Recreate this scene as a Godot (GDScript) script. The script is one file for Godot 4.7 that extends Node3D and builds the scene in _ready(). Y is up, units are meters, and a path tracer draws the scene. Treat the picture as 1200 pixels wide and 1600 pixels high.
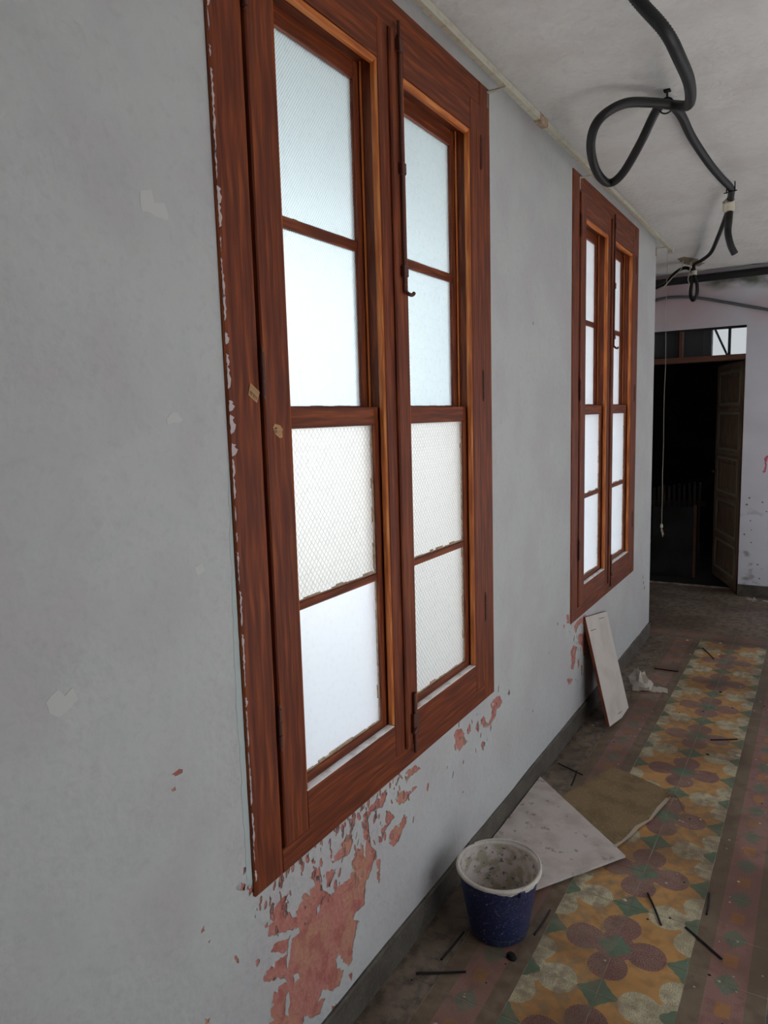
extends Node3D
# A stripped corridor with two varnished casement windows, a patterned tile floor and loose conduit on the ceiling.
# World: x = 0 is the face of the window wall and x grows into the room, y is up, the corridor runs along -z.

const WALL_END := -5.15
const END_Z := -6.6
const CEIL := 2.68
const ROOM_X := 2.6
const BACK_Z := 1.8
const HOLE_Z := [-1.066, -2.357]
const SECOND := -2.247

const HOLES := [
	[-1.070, 0.185, -1.099, 0.283, -1.108, 0.302, -1.130, 0.304, -1.156, 0.290, -1.131, 0.319, -1.096, 0.338, -1.075, 0.350, -1.080, 0.370, -1.116, 0.370, -1.161, 0.359, -1.104, 0.404, -1.116, 0.414, -1.163, 0.395, -1.191, 0.400, -1.096, 0.445, -1.102, 0.468, -1.107, 0.490, -1.141, 0.504, -1.171, 0.502, -1.163, 0.470, -1.182, 0.436, -1.208, 0.446, -1.224, 0.467, -1.270, 0.459, -1.284, 0.479, -1.306, 0.423, -1.332, 0.396, -1.360, 0.402, -1.417, 0.391, -1.434, 0.428, -1.453, 0.456, -1.486, 0.446, -1.487, 0.464, -1.486, 0.526, -1.507, 0.539, -1.539, 0.535, -1.584, 0.544, -1.607, 0.546, -1.610, 0.525, -1.584, 0.505, -1.529, 0.517, -1.508, 0.508, -1.516, 0.467, -1.522, 0.427, -1.548, 0.394, -1.532, 0.372, -1.520, 0.354, -1.490, 0.334, -1.481, 0.278, -1.440, 0.284, -1.424, 0.269, -1.449, 0.252, -1.432, 0.224, -1.419, 0.189, -1.412, 0.159, -1.393, 0.158, -1.370, 0.191, -1.358, 0.221, -1.343, 0.213, -1.348, 0.189, -1.375, 0.160, -1.352, 0.134, -1.320, 0.144, -1.283, 0.174, -1.264, 0.158, -1.293, 0.147, -1.270, 0.121, -1.236, 0.134, -1.211, 0.162, -1.166, 0.103],
	[-1.338, 0.488, -1.365, 0.491, -1.380, 0.505, -1.414, 0.513, -1.434, 0.505, -1.436, 0.483, -1.421, 0.459, -1.378, 0.466, -1.350, 0.473],
	[-1.558, 0.432, -1.578, 0.443, -1.596, 0.449, -1.601, 0.482, -1.620, 0.475, -1.648, 0.441, -1.615, 0.435, -1.591, 0.427, -1.574, 0.397, -1.563, 0.411],
	[-1.612, 0.382, -1.618, 0.409, -1.647, 0.413, -1.686, 0.408, -1.699, 0.424, -1.718, 0.407, -1.713, 0.387, -1.688, 0.382, -1.666, 0.357, -1.638, 0.358],
	[-1.654, 0.491, -1.670, 0.503, -1.694, 0.499, -1.731, 0.478, -1.770, 0.480, -1.786, 0.468, -1.737, 0.467, -1.711, 0.456, -1.680, 0.464],
	[-1.712, 0.535, -1.730, 0.549, -1.779, 0.539, -1.808, 0.518, -1.778, 0.518, -1.742, 0.521, -1.720, 0.510],
	[-1.544, 0.364, -1.554, 0.368, -1.566, 0.357, -1.562, 0.316, -1.556, 0.291, -1.546, 0.313],
	[-1.318, 0.467, -1.354, 0.455, -1.348, 0.440, -1.331, 0.422, -1.318, 0.428, -1.315, 0.451],
	[-1.247, 0.500, -1.285, 0.497, -1.292, 0.501, -1.294, 0.475, -1.270, 0.465, -1.260, 0.484],
	[-1.317, 0.105, -1.331, 0.106, -1.338, 0.086, -1.322, 0.071],
	[-1.396, 0.137, -1.411, 0.129, -1.407, 0.106, -1.398, 0.122],
	[-1.008, 0.616, -1.023, 0.617, -1.038, 0.606, -1.038, 0.591, -1.023, 0.598],
	[-1.041, 0.598, -1.056, 0.595, -1.062, 0.576, -1.047, 0.573],
	[-1.034, 0.644, -1.047, 0.644, -1.035, 0.629],
	[-1.052, 0.418, -1.063, 0.418, -1.068, 0.404, -1.058, 0.400],
	[-1.088, 0.479, -1.101, 0.479, -1.098, 0.465, -1.089, 0.470],
	[-2.037, 0.529, -2.052, 0.540, -2.074, 0.538, -2.105, 0.521, -2.117, 0.501, -2.110, 0.490, -2.138, 0.470, -2.133, 0.462, -2.095, 0.461, -2.080, 0.452, -2.064, 0.470, -2.050, 0.491, -2.045, 0.512],
	[-2.139, 0.505, -2.159, 0.521, -2.169, 0.505, -2.170, 0.492, -2.151, 0.484, -2.140, 0.492],
	[-2.207, 0.484, -2.230, 0.505, -2.240, 0.483, -2.233, 0.456, -2.218, 0.472],
	[-2.251, 0.498, -2.281, 0.502, -2.295, 0.487, -2.297, 0.473, -2.322, 0.459, -2.352, 0.474, -2.364, 0.508, -2.360, 0.528, -2.395, 0.532, -2.431, 0.522, -2.457, 0.495, -2.433, 0.479, -2.396, 0.486, -2.396, 0.459, -2.355, 0.447, -2.304, 0.449, -2.274, 0.466],
	[-2.253, 0.404, -2.267, 0.412, -2.289, 0.400, -2.288, 0.387, -2.269, 0.377],
	[-2.509, 0.504, -2.522, 0.514, -2.535, 0.505, -2.522, 0.492],
	[-2.175, 0.528, -2.190, 0.518, -2.185, 0.507, -2.176, 0.514],
	[-3.249, 0.630, -3.291, 0.621, -3.304, 0.570, -3.253, 0.588],
	[-3.387, 0.511, -3.373, 0.542, -3.422, 0.552, -3.486, 0.552, -3.513, 0.558, -3.586, 0.546, -3.601, 0.509, -3.568, 0.495, -3.499, 0.523, -3.444, 0.521, -3.405, 0.498],
	[-3.428, 0.467, -3.464, 0.478, -3.525, 0.465, -3.577, 0.459, -3.589, 0.422, -3.604, 0.378, -3.586, 0.332, -3.567, 0.312, -3.542, 0.340, -3.510, 0.400, -3.446, 0.434],
	[-3.316, 0.430, -3.362, 0.447, -3.425, 0.425, -3.422, 0.404, -3.404, 0.393, -3.401, 0.364, -3.365, 0.324, -3.321, 0.342, -3.338, 0.378],
	[-3.263, 0.309, -3.305, 0.303, -3.361, 0.277, -3.323, 0.268, -3.288, 0.274],
	[-3.441, 0.351, -3.472, 0.350, -3.468, 0.313, -3.442, 0.304],
	[-3.198, 0.593, -3.225, 0.588, -3.214, 0.568],
	[-3.492, 0.305, -3.520, 0.299, -3.518, 0.247, -3.499, 0.250],
	[-0.908, 0.589, -0.918, 0.592, -0.917, 0.579, -0.907, 0.580],
	[-0.861, 0.930, -0.881, 0.930, -0.897, 0.930, -0.887, 0.923, -0.871, 0.923],
	[-0.859, 0.902, -0.867, 0.903, -0.869, 0.895],
	[-0.902, 0.399, -0.915, 0.391, -0.914, 0.379, -0.903, 0.386],
	[-1.038, 0.644, -1.048, 0.642, -1.034, 0.632],
	[-0.924, 0.554, -0.932, 0.551, -0.924, 0.540],
]

const ISLANDS := [
	[-1.146, 0.260, -1.158, 0.264, -1.158, 0.237, -1.150, 0.205, -1.140, 0.224],
	[-1.156, 0.344, -1.167, 0.392, -1.184, 0.403, -1.203, 0.398, -1.206, 0.382, -1.178, 0.385, -1.170, 0.358, -1.158, 0.323],
	[-1.176, 0.292, -1.195, 0.286, -1.198, 0.270, -1.178, 0.271],
	[-1.276, 0.400, -1.287, 0.401, -1.286, 0.387, -1.277, 0.382],
	[-1.487, 0.456, -1.497, 0.453, -1.491, 0.407, -1.484, 0.414],
]

var rng := RandomNumberGenerator.new()
var fn := FastNoiseLite.new()
var M := {}
var taken := {}


# ---------------------------------------------------------------- nodes
func numbered(called: String) -> String:
	var n: int = taken.get(called, 0)
	taken[called] = n + 1
	return called if n == 0 else "%s_%03d" % [called, n]


func put(called: String, st: SurfaceTool, m: Material, parent: Node3D, at := Vector3.ZERO) -> MeshInstance3D:
	var o := MeshInstance3D.new()
	o.name = numbered(called) if parent == self else called
	o.mesh = st.commit()
	o.material_override = m
	o.position = at
	parent.add_child(o, true)
	return o


func base(called: String, at := Vector3.ZERO) -> Node3D:
	var o := Node3D.new()
	o.name = numbered(called)
	o.position = at
	add_child(o, true)
	return o


func tag(o: Node3D, label: String, category := "", group := "", kind := "") -> Node3D:
	o.set_meta("label", label)
	if category:
		o.set_meta("category", category)
	if group:
		o.set_meta("group", group)
	if kind:
		o.set_meta("kind", kind)
	return o


# ---------------------------------------------------------------- mesh helpers
func mb() -> SurfaceTool:
	var s := SurfaceTool.new()
	s.begin(Mesh.PRIMITIVE_TRIANGLES)
	return s


func tri(s: SurfaceTool, p: Array, n: Array, uv: Array) -> void:
	# clockwise seen from the side the normals point to
	var order := [0, 1, 2]
	var mid: Vector3 = n[0] + n[1] + n[2]
	if (p[1] - p[0]).cross(p[2] - p[0]).dot(mid) > 0.0:
		order = [0, 2, 1]
	for i in order:
		s.set_normal(n[i])
		s.set_uv(uv[i])
		s.add_vertex(p[i])


func quad(s: SurfaceTool, p: Array, n: Vector3, uv: Array) -> void:
	tri(s, [p[0], p[1], p[2]], [n, n, n], [uv[0], uv[1], uv[2]])
	tri(s, [p[0], p[2], p[3]], [n, n, n], [uv[0], uv[2], uv[3]])


func quadn(s: SurfaceTool, p: Array, n: Array, uv: Array) -> void:
	tri(s, [p[0], p[1], p[2]], [n[0], n[1], n[2]], [uv[0], uv[1], uv[2]])
	tri(s, [p[0], p[2], p[3]], [n[0], n[2], n[3]], [uv[0], uv[2], uv[3]])


func bx(s: SurfaceTool, lo: Vector3, hi: Vector3, bev := 0.0, grain := 1, uo := Vector2.ZERO, t := Transform3D()) -> void:
	# a chamfered box; texture v runs along the grain axis, in metres
	var c := (lo + hi) / 2.0
	var h := (hi - lo).abs() / 2.0
	bev = minf(bev, minf(h.x, minf(h.y, h.z)) * 0.9)
	var uvof := func(q: Vector3, a: int) -> Vector2:
		var others := [0, 1, 2]
		others.erase(a)
		var v: int = grain if grain != a else others[1]
		var u: int = others[0] if others[0] != v else others[1]
		return Vector2(q[u], q[v]) + uo
	var corner := func(sg: Vector3, a: int) -> Vector3:
		var q := h - Vector3(bev, bev, bev)
		q[a] = h[a]
		return c + q * sg
	for a in 3:
		var b := (a + 1) % 3
		var d := (a + 2) % 3
		for sa in [-1.0, 1.0]:
			var pts := []
			var uv := []
			for k in [[-1.0, -1.0], [1.0, -1.0], [1.0, 1.0], [-1.0, 1.0]]:
				var sg := Vector3.ZERO
				sg[a] = sa
				sg[b] = k[0]
				sg[d] = k[1]
				var q: Vector3 = corner.call(sg, a)
				pts.append(t * q)
				uv.append(uvof.call(q, a))
			var n := Vector3.ZERO
			n[a] = sa
			quad(s, pts, t.basis * n, uv)
			if bev <= 0.0:
				continue
			for sb in [-1.0, 1.0]:
				var p2 := []
				var u2 := []
				for k in [[-1.0, a], [1.0, a], [1.0, b], [-1.0, b]]:
					var sg := Vector3.ZERO
					sg[a] = sa
					sg[b] = sb
					sg[d] = k[0]
					var q: Vector3 = corner.call(sg, k[1])
					p2.append(t * q)
					u2.append(uvof.call(q, a))
				var n2 := Vector3.ZERO
				n2[a] = sa
				n2[b] = sb
				quad(s, p2, (t.basis * n2).normalized(), u2)
	if bev > 0.0:
		for sx in [-1.0, 1.0]:
			for sy in [-1.0, 1.0]:
				for sz in [-1.0, 1.0]:
					var sg := Vector3(sx, sy, sz)
					var q0: Vector3 = corner.call(sg, 0)
					var q1: Vector3 = corner.call(sg, 1)
					var q2: Vector3 = corner.call(sg, 2)
					var n := (t.basis * sg).normalized()
					tri(s, [t * q0, t * q1, t * q2], [n, n, n], [uvof.call(q0, 0), uvof.call(q1, 0), uvof.call(q2, 0)])


func smooth_path(pts: Array, per := 8) -> PackedVector3Array:
	var out := PackedVector3Array()
	for i in pts.size() - 1:
		var p0: Vector3 = pts[maxi(i - 1, 0)]
		var p1: Vector3 = pts[i]
		var p2: Vector3 = pts[i + 1]
		var p3: Vector3 = pts[mini(i + 2, pts.size() - 1)]
		for k in per:
			out.append(p1.cubic_interpolate(p2, p0, p3, float(k) / per))
	out.append(pts[pts.size() - 1])
	return out


func tube(s: SurfaceTool, path: PackedVector3Array, r: float, sides := 12, ribs := 0.0) -> void:
	var n := path.size()
	var up := Vector3.UP
	var rings := []
	var dist := 0.0
	for i in n:
		var d := (path[mini(i + 1, n - 1)] - path[maxi(i - 1, 0)]).normalized()
		if i == 0:
			up = d.cross(Vector3.UP if absf(d.y) < 0.9 else Vector3.RIGHT).normalized()
		else:
			dist += path[i].distance_to(path[i - 1])
		up = (up - d * up.dot(d)).normalized()
		var side := d.cross(up)
		var ring := []
		var rr := r * (1.0 - ribs * (i % 2))
		for k in sides + 1:
			var a := TAU * k / sides
			var nn := up * cos(a) + side * sin(a)
			ring.append([path[i] + nn * rr, nn, Vector2(float(k) / sides, dist)])
		rings.append(ring)
	for i in n - 1:
		for k in sides:
			var q := [rings[i][k], rings[i][k + 1], rings[i + 1][k + 1], rings[i + 1][k]]
			quadn(s, [q[0][0], q[1][0], q[2][0], q[3][0]], [q[0][1], q[1][1], q[2][1], q[3][1]], [q[0][2], q[1][2], q[2][2], q[3][2]])
	for e in [0, n - 1]:
		var nn: Vector3 = (path[0] - path[1]).normalized() if e == 0 else (path[n - 1] - path[n - 2]).normalized()
		for k in sides:
			tri(s, [path[e], rings[e][k][0], rings[e][k + 1][0]], [nn, nn, nn], [Vector2.ZERO, Vector2.ZERO, Vector2.ZERO])


func resample(path: PackedVector3Array, step: float) -> PackedVector3Array:
	var out := PackedVector3Array([path[0]])
	var left := step
	for i in path.size() - 1:
		var a := path[i]
		var b := path[i + 1]
		var l := a.distance_to(b)
		while l >= left and l > 0.0:
			a = a.lerp(b, left / l)
			out.append(a)
			l = a.distance_to(b)
			left = step
		left -= l
	out.append(path[path.size() - 1])
	return out


func lathe(s: SurfaceTool, prof: Array, sides := 48, wob := 0.0) -> void:
	var total := 0.0
	var lens := [0.0]
	for i in prof.size() - 1:
		total += prof[i].distance_to(prof[i + 1])
		lens.append(total)
	for i in prof.size() - 1:
		var d: Vector2 = (prof[i + 1] - prof[i]).normalized()
		var nr := Vector2(d.y, -d.x)
		for k in sides:
			var p := []
			var nn := []
			var uv := []
			for c in [[i, k], [i, k + 1], [i + 1, k + 1], [i + 1, k]]:
				var a: float = TAU * c[1] / sides
				var pr: Vector2 = prof[c[0]]
				var w := 1.0 + wob * sin(a * 2.0 + 0.7)
				p.append(Vector3(cos(a) * pr.x * w, pr.y, sin(a) * pr.x * w))
				nn.append(Vector3(cos(a) * nr.x, nr.y, sin(a) * nr.x))
				uv.append(Vector2(float(c[1]) / sides, lens[c[0]] / total))
			quadn(s, p, nn, uv)


func ccw(p: PackedVector2Array) -> PackedVector2Array:
	if Geometry2D.is_polygon_clockwise(p):
		p.reverse()
	return p


func jag(flat: Array, amount: float, step := 0.006) -> PackedVector2Array:
	# a traced outline with the ragged small-scale edge of broken paint
	var out := PackedVector2Array()
	var n := flat.size() / 2
	for i in n:
		var a := Vector2(flat[2 * i], flat[2 * i + 1])
		var j := (i + 1) % n
		var b := Vector2(flat[2 * j], flat[2 * j + 1])
		var cuts := maxi(1, int(a.distance_to(b) / step))
		var side := (b - a).orthogonal().normalized()
		for k in cuts:
			out.append(a.lerp(b, float(k) / cuts) + side * rng.randf_range(-amount, amount) + Vector2(rng.randf_range(-amount, amount), 0) * 0.3)
	return ccw(out)


func sheet(s: SurfaceTool, poly: PackedVector2Array, to3: Callable, n: Vector3, thick: float, uvs := 1.0) -> void:
	# a flat irregular sheet with its own thickness; to3 turns (a, b, height) into a point
	var idx := Geometry2D.triangulate_polygon(poly)
	for k in idx.size() / 3:
		var q := [poly[idx[3 * k]], poly[idx[3 * k + 1]], poly[idx[3 * k + 2]]]
		tri(s, [to3.call(q[0], thick), to3.call(q[1], thick), to3.call(q[2], thick)], [n, n, n], [q[0] * uvs, q[1] * uvs, q[2] * uvs])
		tri(s, [to3.call(q[0], 0.0), to3.call(q[1], 0.0), to3.call(q[2], 0.0)], [-n, -n, -n], [q[0] * uvs, q[1] * uvs, q[2] * uvs])
	for i in poly.size():
		var a := poly[i]
		var b := poly[(i + 1) % poly.size()]
		var p := [to3.call(a, 0.0), to3.call(b, 0.0), to3.call(b, thick), to3.call(a, thick)]
		var en: Vector3 = (p[1] - p[0]).cross(n).normalized()
		if not Geometry2D.is_polygon_clockwise(poly):
			var inside: Vector3 = to3.call((a + b) / 2.0 + (b - a).orthogonal() * 0.01, 0.0) - (p[0] + p[1]) / 2.0
			if Geometry2D.is_point_in_polygon((a + b) / 2.0 + (b - a).orthogonal() * 0.01, poly) == (inside.dot(en) > 0.0):
				en = -en
		quad(s, p, en, [a * uvs, b * uvs, b * uvs, a * uvs])


# ---------------------------------------------------------------- textures
func noise_bytes(sd: int, freq: float, w: int, h: int, oct := 4) -> PackedByteArray:
	var f := FastNoiseLite.new()
	f.seed = sd
	f.noise_type = FastNoiseLite.TYPE_SIMPLEX_SMOOTH
	f.frequency = freq
	f.fractal_octaves = oct
	var im := f.get_seamless_image(w, h)
	im.convert(Image.FORMAT_L8)
	return im.get_data()


func tex_of(data: PackedByteArray, w: int, h: int, fmt := Image.FORMAT_RGB8) -> ImageTexture:
	return ImageTexture.create_from_image(Image.create_from_data(w, h, false, fmt, data))


func normal_of(data: PackedByteArray, w: int, h: int, k: float) -> ImageTexture:
	var im := Image.create_from_data(w, h, false, Image.FORMAT_L8, data)
	im.convert(Image.FORMAT_RGB8)
	im.bump_map_to_normal_map(k)
	return ImageTexture.create_from_image(im)


func mixed(w: int, h: int, layers: Array, from: Color, sd := 1) -> PackedByteArray:
	# base colour plus noise layers: [bytes, low, high, colour, share]
	var out := PackedByteArray()
	out.resize(w * h * 3)
	var count := layers.size()
	for i in w * h:
		var r := from.r
		var g := from.g
		var b := from.b
		for l in count:
			var L: Array = layers[l]
			var t: float = clampf((L[0][i] / 255.0 - L[1]) / (L[2] - L[1]), 0.0, 1.0) * L[4]
			var c: Color = L[3]
			r += (c.r - r) * t
			g += (c.g - g) * t
			b += (c.b - b) * t
		out[3 * i] = int(clampf(r, 0.0, 1.0) * 255.0)
		out[3 * i + 1] = int(clampf(g, 0.0, 1.0) * 255.0)
		out[3 * i + 2] = int(clampf(b, 0.0, 1.0) * 255.0)
	return out


func mat(c: Color, rough := 0.8, metal := 0.0) -> StandardMaterial3D:
	var m := StandardMaterial3D.new()
	m.albedo_color = c
	m.roughness = rough
	m.metallic = metal
	return m


func tmat(t: Texture2D, rough := 0.8, scale := Vector3.ONE) -> StandardMaterial3D:
	var m := mat(Color.WHITE, rough)
	m.albedo_texture = t
	m.uv1_scale = scale
	return m


func wood_tex(sd: int, dark: Color, mid: Color, light: Color) -> Array:
	var w := 384
	var h := 768
	var f := FastNoiseLite.new()
	f.seed = sd
	f.frequency = 1.0
	f.fractal_octaves = 3
	var g := FastNoiseLite.new()
	g.seed = sd + 7
	g.frequency = 1.0
	g.fractal_octaves = 2
	var out := PackedByteArray()
	out.resize(w * h * 3)
	var hm := PackedByteArray()
	hm.resize(w * h)
	for y in h:
		var yy := absf(y - h / 2.0) * 1.6
		for x in w:
			var warp := g.get_noise_2d(x * 0.004, yy * 0.004) * 9.0
			var fine := f.get_noise_2d((x + warp) * 0.13, yy * 0.006)
			var broad := g.get_noise_2d((x + warp) * 0.022 + 40.0, yy * 0.0022)
			var t := clampf(0.45 + fine * 0.27 + broad * 0.55, 0.0, 1.0)
			var c := dark.lerp(mid, t * 2.0) if t < 0.5 else mid.lerp(light, t * 2.0 - 1.0)
			var i := y * w + x
			out[3 * i] = int(c.r * 255.0)
			out[3 * i + 1] = int(c.g * 255.0)
			out[3 * i + 2] = int(c.b * 255.0)
			hm[i] = int(clampf(0.5 + fine * 0.5, 0.0, 1.0) * 255.0)
	return [tex_of(out, w, h), normal_of(hm, w, h, 2.0)]


func petals(dx: float, dy: float) -> bool:
	# four broad petals on the axes, seen from the flower's centre
	var a := absf(dx)
	var b := absf(dy)
	if a < b:
		var t := a
		a = b
		b = t
	if a * a + b * b < 0.085:
		return true
	var u := (a - 0.43) / 0.29
	var v := b / (0.275 + 0.10 * (a - 0.43))
	return u * u + v * v < 1.0


func star(dx: float, dy: float) -> bool:
	var r := sqrt(dx * dx + dy * dy)
	if r > 0.29:
		return false
	var a := atan2(dy, dx)
	return r < 0.185 + 0.075 * pow(absf(cos(2.0 * a)), 2.0) + 0.014 * cos(8.0 * a)


func field_tile(sd: int, wear: float) -> ImageTexture:
	var n := 320
	var speck := noise_bytes(sd, 0.16, n, n, 2)
	var blot := noise_bytes(sd + 3, 0.011, n, n, 4)
	var grit := noise_bytes(sd + 5, 0.35, n, n, 1)
	var out := PackedByteArray()
	out.resize(n * n * 3)
	var ochre := Color(0.74, 0.55, 0.315)
	var maroon := Color(0.48, 0.285, 0.27)
	var cream := Color(0.79, 0.75, 0.62)
	var green := Color(0.38, 0.46, 0.37)
	var worn := Color(0.70, 0.61, 0.54)
	var dust := Color(0.53, 0.46, 0.39)
	for y in n:
		for x in n:
			var i := y * n + x
			var u := (x + 0.5) / n
			var v := (y + 0.5) / n
			var sp := speck[i] / 255.0
			var bl := blot[i] / 255.0
			var gr := grit[i] / 255.0
			var edge := (gr - 0.5) * 0.012
			var c := ochre
			if star(u - 1.0 + edge, v) or star(u, v - 1.0 + edge):
				c = green
			elif petals(u + edge, v + edge):
				c = maroon
				var r := u * u + v * v
				if r < 0.044 + 0.012 * cos(atan2(v, u) * 4.0):
					c = green
				elif sp > 0.54 - wear * 0.10:
					c = c.lerp(worn, 0.58)
				elif sp < 0.40:
					c = c.darkened(0.25)
			elif petals(1.0 - u + edge, 1.0 - v + edge):
				c = cream
				var r := (1.0 - u) * (1.0 - u) + (1.0 - v) * (1.0 - v)
				if r < 0.030 + 0.008 * cos(atan2(1.0 - v, 1.0 - u) * 4.0):
					c = green
				elif sp < 0.36:
					c = c.lerp(Color(0.30, 0.28, 0.24), 0.6)
			c = c.lerp(dust, clampf((bl - 0.35) * 1.3, 0.0, 0.6) * wear)
			c = c * (0.9 + 0.2 * gr)
			out[3 * i] = int(clampf(c.r, 0.0, 1.0) * 255.0)
			out[3 * i + 1] = int(clampf(c.g, 0.0, 1.0) * 255.0)
			out[3 * i + 2] = int(clampf(c.b, 0.0, 1.0) * 255.0)
	return tex_of(out, n, n)


func border_tile(sd: int, wear: float) -> ImageTexture:
	var n := 320
	var speck := noise_bytes(sd, 0.14, n, n, 2)
	var blot := noise_bytes(sd + 3, 0.011, n, n, 4)
	var out := PackedByteArray()
	out.resize(n * n * 3)
	var brown := Color(0.44, 0.375, 0.295)
	var rose := Color(0.55, 0.375, 0.35)
	var ochre := Color(0.64, 0.42, 0.20)
	var green := Color(0.38, 0.43, 0.35)
	var worn := Color(0.60, 0.52, 0.46)
	var dust := Color(0.52, 0.45, 0.39)
	for y in n:
		for x in n:
			var i := y * n + x
			var u := (x + 0.5) / n
			var v := (y + 0.5) / n
			var sp := speck[i] / 255.0
			var bl := blot[i] / 255.0
			var c := brown
			if u > 0.25 and u < 0.75:
				c = rose
				var ex := (u - 0.5) / 0.2
				var ey := (0.5 - absf(v - 0.5)) / 0.2
				if absf(u - 0.5) < 0.095 and absf(v - 0.5) < 0.13:
					c = ochre
				elif absf(ex) * 0.75 + ey * 0.8 + 0.25 * ex * ex < 0.85:
					c = green
				if sp > 0.54 - wear * 0.1:
					c = c.lerp(worn, 0.45)
			elif sp > 0.66:
				c = c.lerp(worn, 0.2)
			c = c.lerp(dust, clampf((bl - 0.35) * 1.4, 0.0, 0.7) * wear)
			out[3 * i] = int(clampf(c.r, 0.0, 1.0) * 255.0)
			out[3 * i + 1] = int(clampf(c.g, 0.0, 1.0) * 255.0)
			out[3 * i + 2] = int(clampf(c.b, 0.0, 1.0) * 255.0)
	return tex_of(out, n, n)


func glass_tex(cell_w: float, cell_h: float, strength: float, tint: Color, dirt: float, opacity := 0.55) -> Array:
	# pressed glass: a lozenge lattice, 1 texture = 96 mm
	var n := 384
	var blot := noise_bytes(91, 0.012, n, n, 3)
	var out := PackedByteArray()
	out.resize(n * n * 4)
	var hm := PackedByteArray()
	hm.resize(n * n)
	for y in n:
		for x in n:
			var i := y * n + x
			var a := fposmod(x / (n * cell_w) + y / (n * cell_h), 1.0)
			var b := fposmod(x / (n * cell_w) - y / (n * cell_h), 1.0)
			var e := minf(minf(a, 1.0 - a), minf(b, 1.0 - b)) * 2.0
			var line := 1.0 - smoothstep(0.12, 0.34, e)
			var shade := 1.0 - strength * line + strength * 0.4 * (a - b)
			shade -= dirt * maxf(0.0, blot[i] / 255.0 - 0.5)
			out[4 * i] = int(clampf(tint.r * shade, 0.0, 1.0) * 255.0)
			out[4 * i + 1] = int(clampf(tint.g * shade, 0.0, 1.0) * 255.0)
			out[4 * i + 2] = int(clampf(tint.b * shade, 0.0, 1.0) * 255.0)
			out[4 * i + 3] = int(clampf(opacity + 0.3 * line * strength * 2.0, 0.0, 1.0) * 255.0)
			hm[i] = int((1.0 - line) * 255.0)
	return [tex_of(out, n, n, Image.FORMAT_RGBA8), normal_of(hm, n, n, 2.0)]


func glass_mat(t: Array) -> StandardMaterial3D:
	var m := tmat(t[0], 0.7, Vector3(1.0 / 0.096, 1.0 / 0.096, 1))
	m.albedo_color = Color(1, 1, 1, 0.0)
	m.refraction_enabled = true
	m.refraction_scale = 0.02
	m.backlight_enabled = true
	m.backlight = Color(0.76, 0.76, 0.76)
	m.normal_enabled = true
	m.normal_texture = t[1]
	m.normal_scale = 0.6
	return m


func print_tex(kind: int) -> ImageTexture:
	var w := 96
	var h := 72
	var im := Image.create(w, h, false, Image.FORMAT_RGB8)
	im.fill(Color(0.72, 0.55, 0.38))
	var ink := Color(0.16, 0.13, 0.11)
	if kind == 0:
		for k in 9:
			im.fill_rect(Rect2i(8 + k * 9 + rng.randi_range(0, 2), 12, 5, 3), Color(0.42, 0.30, 0.22))
			im.fill_rect(Rect2i(8 + k * 8, 22, 4, 2), Color(0.42, 0.30, 0.22))
		for k in 20:
			im.fill_rect(Rect2i(10 + k * 4, 38, rng.randi_range(1, 3), 20), ink)
		for k in 8:
			im.fill_rect(Rect2i(12 + k * 9, 61, 5, 3), ink)
	else:
		im.fill_rect(Rect2i(18, 12, 6, 22), ink)
		im.fill_rect(Rect2i(24, 12, 16, 5), ink)
		im.fill_rect(Rect2i(30, 22, 6, 14), ink)
		im.fill_rect(Rect2i(18, 40, 8, 10), ink)
		for k in 5:
			im.fill_rect(Rect2i(44 + k * 7, 26 + (k % 2) * 12, 4, 8), Color(0.45, 0.36, 0.28))
	return ImageTexture.create_from_image(im)


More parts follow.
